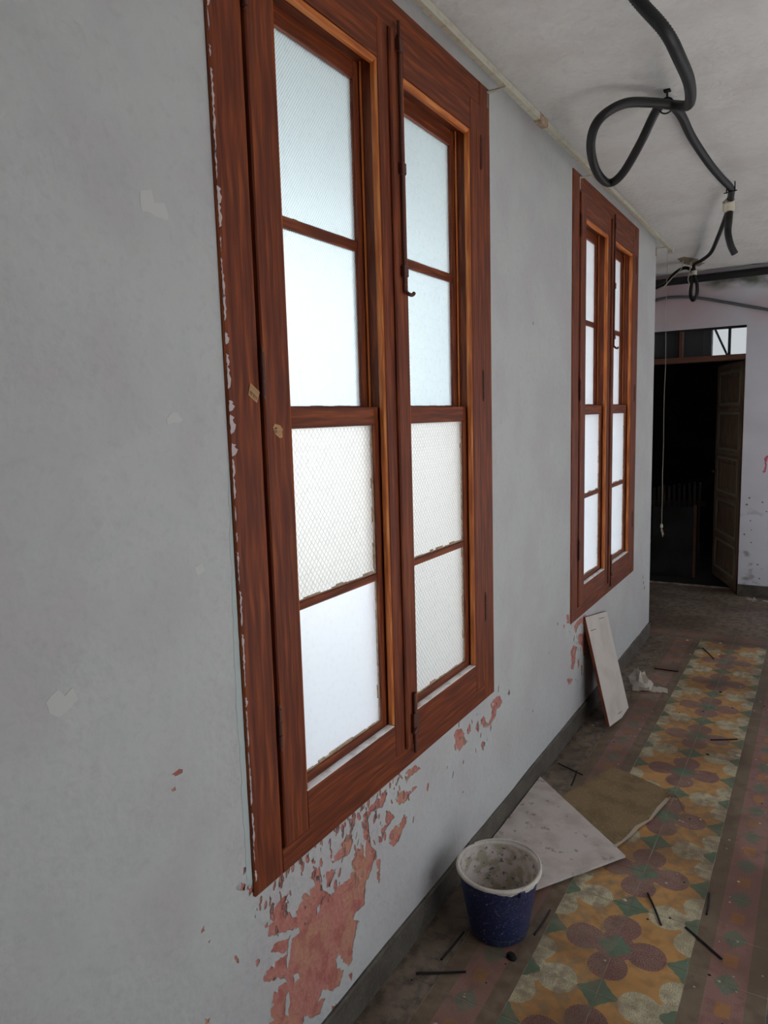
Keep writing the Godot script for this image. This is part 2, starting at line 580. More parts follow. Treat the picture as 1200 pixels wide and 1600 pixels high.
func make_materials() -> void:
	var fine := noise_bytes(11, 0.05, 1024, 1024, 4)
	var broad := noise_bytes(12, 0.004, 1024, 1024, 4)
	var mid := noise_bytes(13, 0.015, 1024, 1024, 3)
	var w := mixed(1024, 1024, [[broad, 0.35, 0.75, Color(0.72, 0.705, 0.71), 0.7], [mid, 0.5, 0.9, Color(0.71, 0.73, 0.72), 0.5], [fine, 0.6, 0.9, Color(0.66, 0.66, 0.655), 0.3]], Color(0.745, 0.75, 0.745))
	M.paint = tmat(tex_of(w, 1024, 1024), 0.75, Vector3(0.6, 0.6, 1))
	M.paint.normal_enabled = true
	M.paint.normal_texture = normal_of(fine, 1024, 1024, 3.0)
	M.paint.normal_scale = 0.35
	M.paint_world = M.paint.duplicate()
	M.paint_world.uv1_triplanar = true
	M.paint_world.uv1_world_triplanar = true
	M.paint_world.uv1_scale = Vector3(0.6, 0.6, 0.6)
	var p := mixed(1024, 1024, [[broad, 0.4, 0.65, Color(0.72, 0.51, 0.42), 1.0], [mid, 0.5, 0.72, Color(0.64, 0.36, 0.33), 0.7], [fine, 0.5, 0.9, Color(0.80, 0.63, 0.57), 0.3]], Color(0.72, 0.47, 0.425))
	M.plaster = tmat(tex_of(p, 1024, 1024), 0.9, Vector3(0.9, 0.9, 1))
	M.plaster.normal_enabled = true
	M.plaster.normal_texture = M.paint.normal_texture
	var c := mixed(1024, 1024, [[broad, 0.45, 0.8, Color(0.80, 0.785, 0.775), 0.7], [mid, 0.5, 0.8, Color(0.87, 0.87, 0.86), 0.4], [fine, 0.5, 0.9, Color(0.78, 0.78, 0.76), 0.4]], Color(0.85, 0.845, 0.835))
	M.ceiling = tmat(tex_of(c, 1024, 1024), 0.85, Vector3(0.45, 0.45, 0.45))
	M.ceiling.uv1_triplanar = true
	M.ceiling.uv1_world_triplanar = true
	M.ceiling.normal_enabled = true
	M.ceiling.normal_texture = M.paint.normal_texture
	M.ceiling.normal_scale = 0.5
	var wd := wood_tex(21, Color(0.345, 0.16, 0.10), Color(0.45, 0.215, 0.12), Color(0.62, 0.33, 0.155))
	M.wood = tmat(wd[0], 0.5, Vector3(6.5, 1.2, 1))
	M.wood.metallic_specular = 0.35
	M.wood.normal_enabled = true
	M.wood.normal_texture = wd[1]
	M.wood.normal_scale = 0.3
	var wb := wood_tex(27, Color(0.60, 0.31, 0.15), Color(0.76, 0.43, 0.21), Color(0.86, 0.58, 0.34))  # beads paler than the other wood: window light put into their orange
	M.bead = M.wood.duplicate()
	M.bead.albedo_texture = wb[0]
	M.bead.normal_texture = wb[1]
	var wd2 := wood_tex(33, Color(0.46, 0.38, 0.31), Color(0.60, 0.50, 0.41), Color(0.67, 0.61, 0.50))
	M.door = tmat(wd2[0], 0.7, Vector3(3, 1, 1))
	M.gap = mat(Color(0.06, 0.035, 0.03), 0.9)
	M.iron = mat(Color(0.33, 0.16, 0.115), 0.5)
	M.ledge = tmat(tex_of(mixed(256, 256, [[noise_bytes(41, 0.03, 256, 256), 0.5, 0.85, Color(0.6, 0.55, 0.5), 0.4]], Color(0.95, 0.945, 0.94)), 256, 256), 0.6, Vector3(2, 2, 2))  # reflected window light put into the ledge's white
	M.putty = tmat(tex_of(mixed(256, 256, [[noise_bytes(42, 0.04, 256, 256), 0.45, 0.8, Color(0.50, 0.38, 0.30), 0.7]], Color(0.68, 0.60, 0.51)), 256, 256), 0.8, Vector3(3, 3, 3))
	M.smear = mat(Color(0.76, 0.70, 0.70), 0.8)
	M.glass_fine = glass_mat(glass_tex(1.0 / 12.0, 1.0 / 9.0, 0.2, Color(0.94, 0.98, 0.985), 0.1))
	M.glass_coarse = glass_mat(glass_tex(1.0 / 6.0, 1.0 / 5.0, 0.16, Color(0.95, 0.945, 0.925), 0.12))
	M.glass_plain = glass_mat(glass_tex(1.0, 1.0, 0.0, Color(0.95, 0.96, 0.965), 0.05))
	M.glass_plain.normal_enabled = false
	M.glass_dusty = glass_mat(glass_tex(1.0, 1.0, 0.0, Color(0.25, 0.25, 0.26), 0.3, 0.60))
	M.glass_dusty.normal_enabled = false
	M.glass_dusty.refraction_enabled = false
	M.glass_dusty.backlight_enabled = false
	M.glass_dusty.albedo_color = Color(1, 1, 1, 1)
	M.glass_dusty.transparency = BaseMaterial3D.TRANSPARENCY_ALPHA
	M.field = [field_tile(51, 0.35), field_tile(61, 0.8), field_tile(71, 1.1)]
	M.border = [border_tile(52, 0.3), border_tile(62, 1.0)]
	var d := mixed(512, 512, [[noise_bytes(81, 0.006, 512, 512, 4), 0.4, 0.75, Color(0.76, 0.72, 0.69), 0.9], [noise_bytes(82, 0.05, 512, 512, 3), 0.5, 0.8, Color(0.80, 0.78, 0.76), 0.6]], Color(1, 1, 1))
	var dust := tex_of(d, 512, 512)
	var tiles := []
	for t in M.field + M.border:
		tiles.append(tmat(t, 0.55))
	for k in 4:
		var base_c: Color = [Color(0.50, 0.44, 0.38), Color(0.50, 0.43, 0.365), Color(0.46, 0.42, 0.38), Color(0.66, 0.67, 0.685)][k]
		var pl := mixed(256, 256, [[noise_bytes(85 + k, 0.012, 256, 256, 4), 0.4, 0.75, base_c.darkened(0.35), 0.8], [noise_bytes(95 + k, 0.09, 256, 256, 3), 0.58, 0.8, Color(0.55, 0.48, 0.42), 0.5]], base_c)
		tiles.append(tmat(tex_of(pl, 256, 256), 0.6))
	for m in tiles:
		m.detail_enabled = true
		m.detail_albedo = dust
		m.detail_blend_mode = BaseMaterial3D.BLEND_MODE_MUL
		m.detail_uv_layer = BaseMaterial3D.DETAIL_UV_2
		m.uv2_triplanar = true
		m.uv2_world_triplanar = true
		m.uv2_scale = Vector3(0.55, 0.55, 0.55)
	M.tiles = tiles
	M.grout = tmat(tex_of(mixed(256, 256, [[noise_bytes(101, 0.03, 256, 256), 0.4, 0.7, Color(0.45, 0.40, 0.35), 0.7]], Color(0.78, 0.74, 0.68)), 256, 256), 0.9, Vector3(1, 1, 1))
	M.grout.uv1_triplanar = true
	M.skirting = tmat(tex_of(mixed(512, 512, [[noise_bytes(103, 0.01, 512, 512), 0.4, 0.7, Color(0.26, 0.235, 0.21), 0.8], [noise_bytes(104, 0.08, 512, 512), 0.6, 0.8, Color(0.45, 0.42, 0.38), 0.5]], Color(0.34, 0.315, 0.28)), 512, 512), 0.7, Vector3(1.5, 1.5, 1.5))
	M.skirting.uv1_triplanar = true
	M.conduit = mat(Color(0.10, 0.098, 0.105), 0.5)
	M.cable = mat(Color(0.05, 0.05, 0.055), 0.6)
	M.grey_tube = mat(Color(0.36, 0.37, 0.38), 0.6)
	M.tape = mat(Color(0.80, 0.77, 0.70), 0.7)
	M.string = mat(Color(0.72, 0.69, 0.62), 0.9)
	M.rail = tmat(tex_of(mixed(256, 256, [[noise_bytes(107, 0.03, 256, 256), 0.5, 0.9, Color(0.56, 0.52, 0.44), 0.5]], Color(0.74, 0.72, 0.65)), 256, 256), 0.5, Vector3(3, 3, 3))
	M.rail.uv1_triplanar = true
	var bl := noise_bytes(111, 0.012, 512, 512, 4)
	var bs := noise_bytes(112, 0.12, 512, 512, 2)
	var bucket := mixed(512, 512, [[bl, 0.45, 0.8, Color(0.15, 0.19, 0.31), 0.5], [bs, 0.68, 0.78, Color(0.55, 0.57, 0.62), 0.55]], Color(0.09, 0.125, 0.29))
	var im := Image.create_from_data(512, 512, false, Image.FORMAT_RGB8, bucket)
	for k in 260:
		# scratches and dried drips
		var x := rng.randi_range(0, 500)
		var y := rng.randi_range(100, 500)
		var len := rng.randi_range(5, 34)
		var slope := rng.randf_range(-0.8, 0.8)
		var cc := Color(0.36, 0.40, 0.52) if k % 3 else Color(0.62, 0.63, 0.66)
		for q in len:
			im.set_pixel(posmod(x + int(q * slope), 512), clampi(y + q, 0, 511), cc)
	for k in 60:
		im.fill_rect(Rect2i(rng.randi_range(0, 508), rng.randi_range(20, 505), rng.randi_range(1, 4), rng.randi_range(1, 5)), Color(0.72, 0.72, 0.72))
	M.bucket = tmat(ImageTexture.create_from_image(im), 0.5)
	M.lining = tmat(tex_of(mixed(512, 512, [[bl, 0.42, 0.7, Color(0.66, 0.63, 0.53), 0.8], [noise_bytes(113, 0.022, 512, 512, 3), 0.74, 0.82, Color(0.25, 0.26, 0.31), 0.6]], Color(0.84, 0.79, 0.77)), 512, 512), 0.8, Vector3(2, 1, 1))
	M.residue = tmat(tex_of(mixed(256, 256, [[noise_bytes(114, 0.025, 256, 256, 4), 0.45, 0.62, Color(0.13, 0.16, 0.15), 1.0], [noise_bytes(115, 0.06, 256, 256, 2), 0.6, 0.8, Color(0.42, 0.44, 0.33), 0.6]], Color(0.36, 0.36, 0.28)), 256, 256), 0.9, Vector3(4, 4, 1))
	M.crust = tmat(tex_of(mixed(256, 256, [[noise_bytes(116, 0.04, 256, 256, 3), 0.55, 0.75, Color(0.55, 0.52, 0.5), 0.8]], Color(0.83, 0.80, 0.76)), 256, 256), 0.75, Vector3(6, 2, 1))
	M.board = tmat(tex_of(mixed(512, 512, [[noise_bytes(117, 0.008, 512, 512, 4), 0.4, 0.8, Color(0.69, 0.64, 0.61), 0.8], [noise_bytes(118, 0.018, 512, 512, 3), 0.72, 0.9, Color(0.47, 0.42, 0.38), 0.7], [noise_bytes(119, 0.2, 512, 512, 2), 0.7, 0.9, Color(0.55, 0.5, 0.47), 0.4]], Color(0.78, 0.735, 0.71)), 512, 512), 0.8, Vector3(1.8, 1.8, 1))
	M.card = tmat(tex_of(mixed(512, 512, [[noise_bytes(121, 0.006, 512, 512, 4), 0.4, 0.8, Color(0.43, 0.35, 0.24), 0.8], [noise_bytes(122, 0.06, 512, 512, 3), 0.6, 0.8, Color(0.58, 0.50, 0.38), 0.6]], Color(0.51, 0.42, 0.295)), 512, 512), 0.9, Vector3(2, 2, 1))
	M.torn = mat(Color(0.70, 0.64, 0.56), 0.9)
	M.laminate = tmat(tex_of(mixed(256, 256, [[noise_bytes(123, 0.01, 256, 256, 3), 0.4, 0.8, Color(0.74, 0.69, 0.65), 0.7]], Color(0.80, 0.765, 0.73)), 256, 256), 0.45, Vector3(2, 2, 1))
	M.chipboard = tmat(wd[0], 0.8, Vector3(6, 3, 1))
	M.pencil = mat(Color(0.30, 0.28, 0.27), 0.9)
	M.rod = mat(Color(0.035, 0.03, 0.03), 0.7)
	M.crumb = mat(Color(0.72, 0.68, 0.63), 0.9)
	M.dark_crumb = mat(Color(0.07, 0.06, 0.055), 0.9)
	M.unlit_tone = tmat(tex_of(mixed(256, 256, [[noise_bytes(125, 0.02, 256, 256), 0.4, 0.7, Color(0.10, 0.095, 0.09), 0.8]], Color(0.16, 0.155, 0.15)), 256, 256), 0.95, Vector3(0.6, 0.6, 0.6))  # near black put into the colour so the store room reads as unlit
	M.unlit_tone.uv1_triplanar = true
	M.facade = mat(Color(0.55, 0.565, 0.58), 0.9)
	M.terrace_shade = mat(Color(0.43, 0.43, 0.425), 0.9)  # paving darkened in its colour in place of the building's shadow
	M.bounce_wall = mat(Color(0.90, 0.91, 0.925), 0.9)  # added patio wall: blocks sky, pale to bounce daylight indoors
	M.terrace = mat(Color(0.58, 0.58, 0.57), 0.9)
	M.pink_spray = mat(Color(0.80, 0.40, 0.50), 0.8)
	M.speck = mat(Color(0.50, 0.49, 0.48), 0.9)
	M.putty_patch = mat(Color(0.775, 0.775, 0.765), 0.8)
	M.filler = mat(Color(0.71, 0.75, 0.74), 0.85)
	M.plug = mat(Color(0.50, 0.45, 0.37), 0.95)
	M.sticker_a = tmat(print_tex(0), 0.7)
	M.sticker_b = tmat(print_tex(1), 0.7)
	# the far wall carries its own faded pink wash and mould under the pipe
	var ew := 512
	var eh := 512
	var e1 := noise_bytes(131, 0.01, ew, eh, 4)
	var e2 := noise_bytes(132, 0.03, ew, eh, 4)
	var data := PackedByteArray()
	data.resize(ew * eh * 3)
	for y in eh:
		for x in ew:
			var i := y * ew + x
			var wx := -1.6 + 4.2 * x / ew
			var wy := 2.68 * (1.0 - float(y) / eh)
			var q := e1[i] / 255.0
			var q2 := e2[i] / 255.0
			var col := Color(0.87, 0.87, 0.90).lerp(Color(0.81, 0.80, 0.83), q)
			var pink := clampf((wy - 2.1) * 3.0, 0.0, 1.0) * clampf((0.45 - wx) * 2.0, 0.0, 1.0) + clampf(1.0 - Vector2(wx - 0.6, (wy - 2.35) * 1.5).length() * 4.0, 0.0, 0.5)
			col = col.lerp(Color(0.80, 0.68, 0.69), clampf(pink, 0.0, 1.0) * (0.6 + 0.4 * q))
			var mould := clampf(1.0 - absf(wy - 2.545 - 0.04 * sin(wx * 5.0)) / 0.075, 0.0, 1.0) * clampf((wx + 0.1) * 2.5, 0.0, 1.0) * clampf((1.3 - wx) * 2.0, 0.0, 1.0)
			col = col.lerp(Color(0.36, 0.38, 0.33), clampf(mould * (q2 * 2.2 - 0.5), 0.0, 0.85))
			col = col.lerp(Color(0.5, 0.48, 0.47), clampf((q2 - 0.72) * 5.0, 0.0, 0.6) * clampf((0.9 - wy) * 2.0, 0.0, 1.0))
			data[3 * i] = int(col.r * 255.0)
			data[3 * i + 1] = int(col.g * 255.0)
			data[3 * i + 2] = int(col.b * 255.0)
	M.far_wall = tmat(tex_of(data, ew, eh), 0.8)


# ---------------------------------------------------------------- the window wall
func wall_face(s: SurfaceTool, poly: PackedVector2Array, x: float) -> void:
	var idx := Geometry2D.triangulate_polygon(poly)
	for k in idx.size() / 3:
		var p := []
		var uv := []
		for q in 3:
			var v := poly[idx[3 * k + q]]
			p.append(Vector3(x, v.y, v.x))
			uv.append(Vector2(-v.x, -v.y))
		tri(s, p, [Vector3.RIGHT, Vector3.RIGHT, Vector3.RIGHT], uv)


func paint_cell(s: SurfaceTool, r: Rect2, holes: Array, depth := 0) -> void:
	var polys := [PackedVector2Array([r.position, Vector2(r.end.x, r.position.y), r.end, Vector2(r.position.x, r.end.y)])]
	for h in holes:
		if not h[1].intersects(r):
			continue
		var next := []
		for p in polys:
			for c in Geometry2D.clip_polygons(p, h[0]):
				if Geometry2D.is_polygon_clockwise(c):
					if depth < 5:
						var half := r.size / 2.0
						for k in 4:
							paint_cell(s, Rect2(r.position + half * Vector2(k % 2, k / 2), half), holes, depth + 1)
					return
				next.append(c)
		polys = next
	for p in polys:
		wall_face(s, p, 0.0)


func build_window_wall() -> void:
	var wall := base("wall_left")
	wall.set_meta("kind", "structure")
	wall.set_meta("label", "long white painted wall with two brown casement windows")
	var z0 := BACK_Z
	var core := mb()
	var wins := [[HOLE_Z[0], HOLE_Z[1]], [HOLE_Z[0] + SECOND, HOLE_Z[1] + SECOND]]
	var cuts := [z0, wins[0][0], wins[0][1], wins[1][0], wins[1][1], WALL_END]
	for k in [0, 2, 4]:
		bx(core, Vector3(-0.09, 0, cuts[k + 1]), Vector3(-0.003, CEIL, cuts[k]))
	for wz in wins:
		bx(core, Vector3(-0.09, 0, wz[1]), Vector3(-0.003, 0.575, wz[0]))
		bx(core, Vector3(-0.09, 2.615, wz[1]), Vector3(-0.003, CEIL, wz[0]))
	put("masonry", core, M.paint_world, wall)
	# the paint coat: torn away where the plaster shows
	var holes := []
	for flat in HOLES:
		var p := jag(flat, 0.0028)
		var box := Rect2(p[0], Vector2.ZERO)
		for v in p:
			box = box.expand(v)
		holes.append([p, box.grow(0.002)])
	for k in 260:
		# small chips round the damp patches
		var c := Vector2(rng.randfn(-1.42, 0.16), rng.randfn(0.50, 0.09)) if k < 75 else Vector2(rng.randf_range(-1.07, -1.75), 0.0) if k < 185 else (Vector2(rng.randfn(-2.25, 0.14), rng.randfn(0.47, 0.05)) if k < 215 else Vector2(rng.randfn(-3.45, 0.09), rng.randfn(0.42, 0.13)))
		if k >= 75 and k < 185:
			c.y = 0.563 - absf(rng.randfn(0.0, 0.05))
		if c.y > 0.56 or c.y < 0.12:
			continue
		var along := Vector2(rng.randfn(0, 0.35), 1.0).normalized()
		var l := rng.randf_range(0.003, 0.016)
		var wd := l * rng.randf_range(0.2, 0.6)
		var flat := []
		for q in 7:
			var a := TAU * q / 7.0
			var v := c + along * cos(a) * l + along.orthogonal() * sin(a) * wd
			flat.append(v.x)
			flat.append(v.y)
		var p := jag(flat, 0.001, 0.004)
		var box := Rect2(p[0], Vector2.ZERO)
		for v in p:
			box = box.expand(v)
		holes.append([p, box])
	var coat := mb()
	var step := 0.05
	var strips := []
	for k in [0, 2, 4]:
		strips.append(Rect2(cuts[k + 1], 0.0, cuts[k] - cuts[k + 1], CEIL))
	for wz in wins:
		strips.append(Rect2(wz[1], 0.0, wz[0] - wz[1], 0.575))
		strips.append(Rect2(wz[1], 2.615, wz[0] - wz[1], CEIL - 2.615))
	var zone := Rect2(-4.3, 0.0, 3.75, 1.1)
	for r in strips:
		var inside: Rect2 = r.intersection(zone)
		if inside.size.x <= 0.0 or inside.size.y <= 0.0:
			paint_cell(coat, r, [])
			continue
		var nx := int(ceil(inside.size.x / step))
		var ny := int(ceil(inside.size.y / step))
		for i in nx:
			for j in ny:
				paint_cell(coat, Rect2(inside.position + Vector2(i * inside.size.x / nx, j * inside.size.y / ny), inside.size / Vector2(nx, ny)), holes)
		if r.end.y > zone.end.y:
			paint_cell(coat, Rect2(inside.position.x, zone.end.y, inside.size.x, r.end.y - zone.end.y), [])
		if r.position.x < inside.position.x:
			paint_cell(coat, Rect2(r.position.x, r.position.y, inside.position.x - r.position.x, r.size.y), [])
		if r.end.x > inside.end.x:
			paint_cell(coat, Rect2(inside.end.x, r.position.y, r.end.x - inside.end.x, r.size.y), [])
	var under := mb()
	for r in strips:
		var u: Rect2 = r.intersection(Rect2(-4.4, 0.0, 3.9, 1.1))
		if u.size.x > 0.0 and u.size.y > 0.0:
			wall_face(under, PackedVector2Array([u.position, Vector2(u.end.x, u.position.y), u.end, Vector2(u.position.x, u.end.y)]), -0.0018)
	put("plaster_coat", under, M.plaster, wall).set_meta("label", "pinkish old plaster where the paint has come off")
	for h in holes:
		var p: PackedVector2Array = h[0]
		for i in p.size():
			var a := p[i]
			var b := p[(i + 1) % p.size()]
			var e := (b - a).orthogonal().normalized()
			quad(coat, [Vector3(0, a.y, a.x), Vector3(0, b.y, b.x), Vector3(-0.0018, b.y, b.x), Vector3(-0.0018, a.y, a.x)], Vector3(0, e.y, e.x), [a, b, b, a])
	for isl in ISLANDS:
		var p := jag(isl, 0.002)
		sheet(coat, p, func(v: Vector2, t: float) -> Vector3: return Vector3(-0.0018 + t, v.y, v.x), Vector3.RIGHT, 0.0015)
	bx(coat, Vector3(-0.09, 0, WALL_END - 0.0015), Vector3(0, CEIL, WALL_END))
	var coat_o := put("paint_coat", coat, M.paint, wall)
	coat_o.set_meta("label", "white paint flaking away under the windows")
	# loose curls of paint standing off the wall
	var curls := mb()
	for h in holes.slice(0, 28):
		var p: PackedVector2Array = h[0]
		for i in range(0, p.size(), 5):
			if rng.randf() < 0.55:
				continue
			var a := p[i]
			var b := p[(i + 2) % p.size()]
			var into := (b - a).orthogonal() * rng.randf_range(0.3, 0.7)
			if not Geometry2D.is_point_in_polygon((a + b) / 2.0 + into.normalized() * 0.002, p):
				into = -into
			var c := (a + b) / 2.0 + into
			var lift := rng.randf_range(0.002, 0.006)
			var q := [Vector3(0.0002, a.y, a.x), Vector3(0.0002, b.y, b.x), Vector3(lift, c.y, c.x)]
			var n: Vector3 = (q[1] - q[0]).cross(q[2] - q[0]).normalized()
			if n.x < 0:
				n = -n
			tri(curls, q, [n, n, n], [a, b, c])
			var back := []
			for v in q:
				back.append(v - n * 0.0006)
			tri(curls, back, [-n, -n, -n], [a, b, c])
	put("paint_curl", curls, M.paint, wall).set_meta("kind", "stuff")
	# lighter filler patches
	for f in [[-0.882, 1.955, -0.905, 1.965, -0.912, 1.945, -0.935, 1.95, -0.94, 1.92, -0.905, 1.925, -0.885, 1.925],
			[-0.905, 1.58, -0.935, 1.59, -0.945, 1.575, -0.91, 1.568], [-0.63, 1.155, -0.65, 1.165, -0.665, 1.15, -0.675, 1.16, -0.685, 1.14, -0.65, 1.12, -0.635, 1.135],
			[-0.95, 1.30, -0.97, 1.305, -0.975, 1.29, -0.955, 1.285]]:
		var s := mb()
		sheet(s, jag(f, 0.003, 0.008), func(v: Vector2, t: float) -> Vector3: return Vector3(t - 0.0002, v.y, v.x), Vector3.RIGHT, 0.0008)
		put("filler_patch", s, M.putty_patch, wall)
	# a rough brushed band of filler beside the bigger window's jamb
	var fb := mb()
	var edge_l := []
	var edge_r := []
	for k in 60:
		var yy := 0.60 + k * 0.0155
		edge_r.append(Vector2(-1.0575 + rng.randf_range(-0.0005, 0.0012), yy))
		edge_l.append(Vector2(-1.041 + 0.006 * fn.get_noise_1d(k * 9.0) + 0.012 * smoothstep(25.0, 60.0, k) * -1.0, yy))
	edge_l.reverse()
	sheet(fb, ccw(PackedVector2Array(edge_r + edge_l)), func(v: Vector2, t: float) -> Vector3: return Vector3(t - 0.0002, v.y, v.x), Vector3.RIGHT, 0.0009)
	put("filler_band", fb, M.filler, wall)
	# small knocks and nail holes
	var marks := mb()
	for m in [[-2.80, 1.92, 0.006], [-2.79, 0.33, 0.005], [-2.1, 0.30, 0.004], [-4.95, 0.42, 0.012], [-4.98, 0.38, 0.014], [-4.93, 0.46, 0.01], [-3.12, 0.62, 0.008], [-3.0, 0.52, 0.005]]:
		var flat := []
		for q in 7:
			flat.append(m[0] + cos(TAU * q / 7.0) * m[2] * 0.6)
			flat.append(m[1] + sin(TAU * q / 7.0) * m[2])
		sheet(marks, jag(flat, 0.0015, 0.004), func(v: Vector2, t: float) -> Vector3: return Vector3(t - 0.0002, v.y, v.x), Vector3.RIGHT, 0.0006)
	put("knock_mark", marks, M.pencil, wall)
	# cement skirting with an uneven top
	var sk := mb()
	var n := 70
	for i in n:
		var za := lerpf(z0, WALL_END, float(i) / n)
		var zb := lerpf(z0, WALL_END, float(i + 1) / n)
		var ha := 0.094 + fn.get_noise_1d(za * 90.0) * 0.006
		var hb := 0.094 + fn.get_noise_1d(zb * 90.0) * 0.006
		var xx := 0.011
		quad(sk, [Vector3(xx, 0, za), Vector3(xx, ha - 0.004, za), Vector3(xx, hb - 0.004, zb), Vector3(xx, 0, zb)], Vector3.RIGHT, [Vector2.ZERO, Vector2.ZERO, Vector2.ZERO, Vector2.ZERO])
		quad(sk, [Vector3(xx, ha - 0.004, za), Vector3(xx - 0.005, ha, za), Vector3(xx - 0.005, hb, zb), Vector3(xx, hb - 0.004, zb)], Vector3(1, 1, 0).normalized(), [Vector2.ZERO, Vector2.ZERO, Vector2.ZERO, Vector2.ZERO])
		quad(sk, [Vector3(xx - 0.005, ha, za), Vector3(-0.001, ha, za), Vector3(-0.001, hb, zb), Vector3(xx - 0.005, hb, zb)], Vector3.UP, [Vector2.ZERO, Vector2.ZERO, Vector2.ZERO, Vector2.ZERO])
	quad(sk, [Vector3(0.011, 0, WALL_END), Vector3(0.011, 0.09, WALL_END), Vector3(-0.25, 0.09, WALL_END), Vector3(-0.25, 0, WALL_END)], Vector3.FORWARD, [Vector2.ZERO, Vector2.ZERO, Vector2.ZERO, Vector2.ZERO])
	tag(put("baseboard_left", sk, M.skirting, self), "dark cement skirting along the foot of the window wall", "", "", "structure")


# ---------------------------------------------------------------- windows
const WO := Vector3(0, 0.563, -1.058)

func wbox(s: SurfaceTool, x0: float, x1: float, y0: float, y1: float, za: float, zb: float, bev := 0.0015, grain := 1) -> void:
	bx(s, Vector3(x0, y0, zb) - WO, Vector3(x1, y1, za) - WO, bev, grain, Vector2(rng.randf() * 3.0, rng.randf() * 3.0))


func casement(w: Node3D, za: float, zb: float, oa: float, ob: float, first: bool) -> void:
	var c := Node3D.new()
	c.name = "casement"
	w.add_child(c, true)
	for e in [[za, oa], [ob, zb]]:
		var s := mb()
		wbox(s, -0.068, 0.013, 0.624, 2.549, e[0], e[1], 0.003)
		put("stile", s, M.wood, c)
	for e in [[2.456, 2.549], [0.624, 0.716]]:
		var s := mb()
		wbox(s, -0.068, 0.0125, e[0], e[1], oa, ob, 0.0015, 2)
		put("rail", s, M.wood, c)
	# rounded staff beads and the flat parting beads that make the tracks
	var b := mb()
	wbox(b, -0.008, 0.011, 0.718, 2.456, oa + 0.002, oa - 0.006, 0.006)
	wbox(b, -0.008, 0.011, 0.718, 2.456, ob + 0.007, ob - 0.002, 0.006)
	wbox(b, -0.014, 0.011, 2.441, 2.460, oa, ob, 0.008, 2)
	put("staff_bead", b, M.bead, c).set_meta("label", "orange varnished bead lightened for window light")
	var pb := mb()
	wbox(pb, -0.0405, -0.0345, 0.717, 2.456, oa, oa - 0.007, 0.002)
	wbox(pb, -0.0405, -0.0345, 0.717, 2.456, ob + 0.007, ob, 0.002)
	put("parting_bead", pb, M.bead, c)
	var lg := mb()
	wbox(lg, -0.011, 0.011, 0.7155, 0.7185, oa - 0.003, ob + 0.003, 0.001, 2)
	put("sill_ledge", lg, M.ledge, c).set_meta("label", "dusty pale sill ledge whitened for reflected window light")
	var sw := 0.028
	# upper sash, in the outer track
	var us := mb()
	wbox(us, -0.066, -0.042, 1.56, 2.452, oa, oa - sw)
	wbox(us, -0.066, -0.042, 1.56, 2.452, ob + sw, ob)
	wbox(us, -0.066, -0.042, 2.408, 2.452, oa - sw, ob + sw, 0.0015, 2)
	wbox(us, -0.066, -0.042, 1.56, 1.60, oa - sw, ob + sw, 0.0015, 2)
	wbox(us, -0.062, -0.044, 1.993, 2.018, oa - sw, ob + sw, 0.003, 2)
	put("upper_sash", us, M.wood, c)
	var ls := mb()
	wbox(ls, -0.034, -0.012, 0.7165, 1.597, oa - 0.001, oa - sw)
	wbox(ls, -0.034, -0.012, 0.7165, 1.597, ob + sw, ob + 0.001)
	wbox(ls, -0.034, -0.010, 1.550, 1.597, oa - sw, ob + sw, 0.002, 2)
	wbox(ls, -0.034, -0.012, 0.7165, 0.738, oa - sw, ob + sw, 0.0015, 2)
	wbox(ls, -0.031, -0.014, 1.134, 1.155, oa - sw, ob + sw, 0.003, 2)
	put("lower_sash", ls, M.wood, c)
	for k in 4:
		var y0: float = [2.018, 1.60, 1.155, 0.738][k]
		var y1: float = [2.408, 1.993, 1.550, 1.134][k]
		var x := -0.054 if k < 2 else -0.024
		var g := mb()
		bx(g, Vector3(x - 0.002, y0, ob + sw) - WO, Vector3(x + 0.002, y1, oa - sw) - WO, 0.0, 1, Vector2(rng.randf(), rng.randf()))
		var m: Material = M.glass_fine if k < 2 else M.glass_coarse
		if k == 3 and first:
			m = M.glass_plain
		var o := put("pane", g, m, c)
		o.set_meta("label", "patterned translucent glass pane" if m != M.glass_plain else "plain milky glass pane")
		# ragged putty line at the foot and the far side of each pane
		var pt := mb()
		var zz := oa - sw
		while zz > ob + sw:
			var l := rng.randf_range(0.012, 0.05)
			var h := rng.randf_range(0.001, 0.005 if k > 1 else 0.0025) if rng.randf() < 0.75 or k < 2 else 0.008
			bx(pt, Vector3(x + 0.001, y0, maxf(zz - l, ob + sw)) - WO, Vector3(x + 0.006, y0 + h, zz) - WO, 0.001)
			zz -= l
		var yy := y0
		while yy < y1:
			var l := rng.randf_range(0.01, 0.06)
			var h := rng.randf_range(0.001, 0.005 if k > 1 else 0.003) if rng.randf() < 0.8 or k < 2 else 0.009
			bx(pt, Vector3(x + 0.001, yy, ob + sw) - WO, Vector3(x + 0.006, minf(yy + l, y1), ob + sw + h) - WO, 0.001)
			yy += l
		put("putty", pt, M.putty if k > 1 else M.wood, c)
	# hinges on the outer stile
	for hy in [0.86, 1.62, 2.36]:
		var hs := mb()
		var hz := za + 0.001 if first else zb - 0.001
		for q in 3:
			tube(hs, PackedVector3Array([Vector3(0.013, hy + q * 0.03, hz) - WO, Vector3(0.013, hy + q * 0.03 + 0.028, hz) - WO]), 0.0055, 10)
		tube(hs, PackedVector3Array([Vector3(0.013, hy - 0.006, hz) - WO, Vector3(0.013, hy + 0.098, hz) - WO]), 0.003, 8)
		put("hinge", hs, M.iron, c)
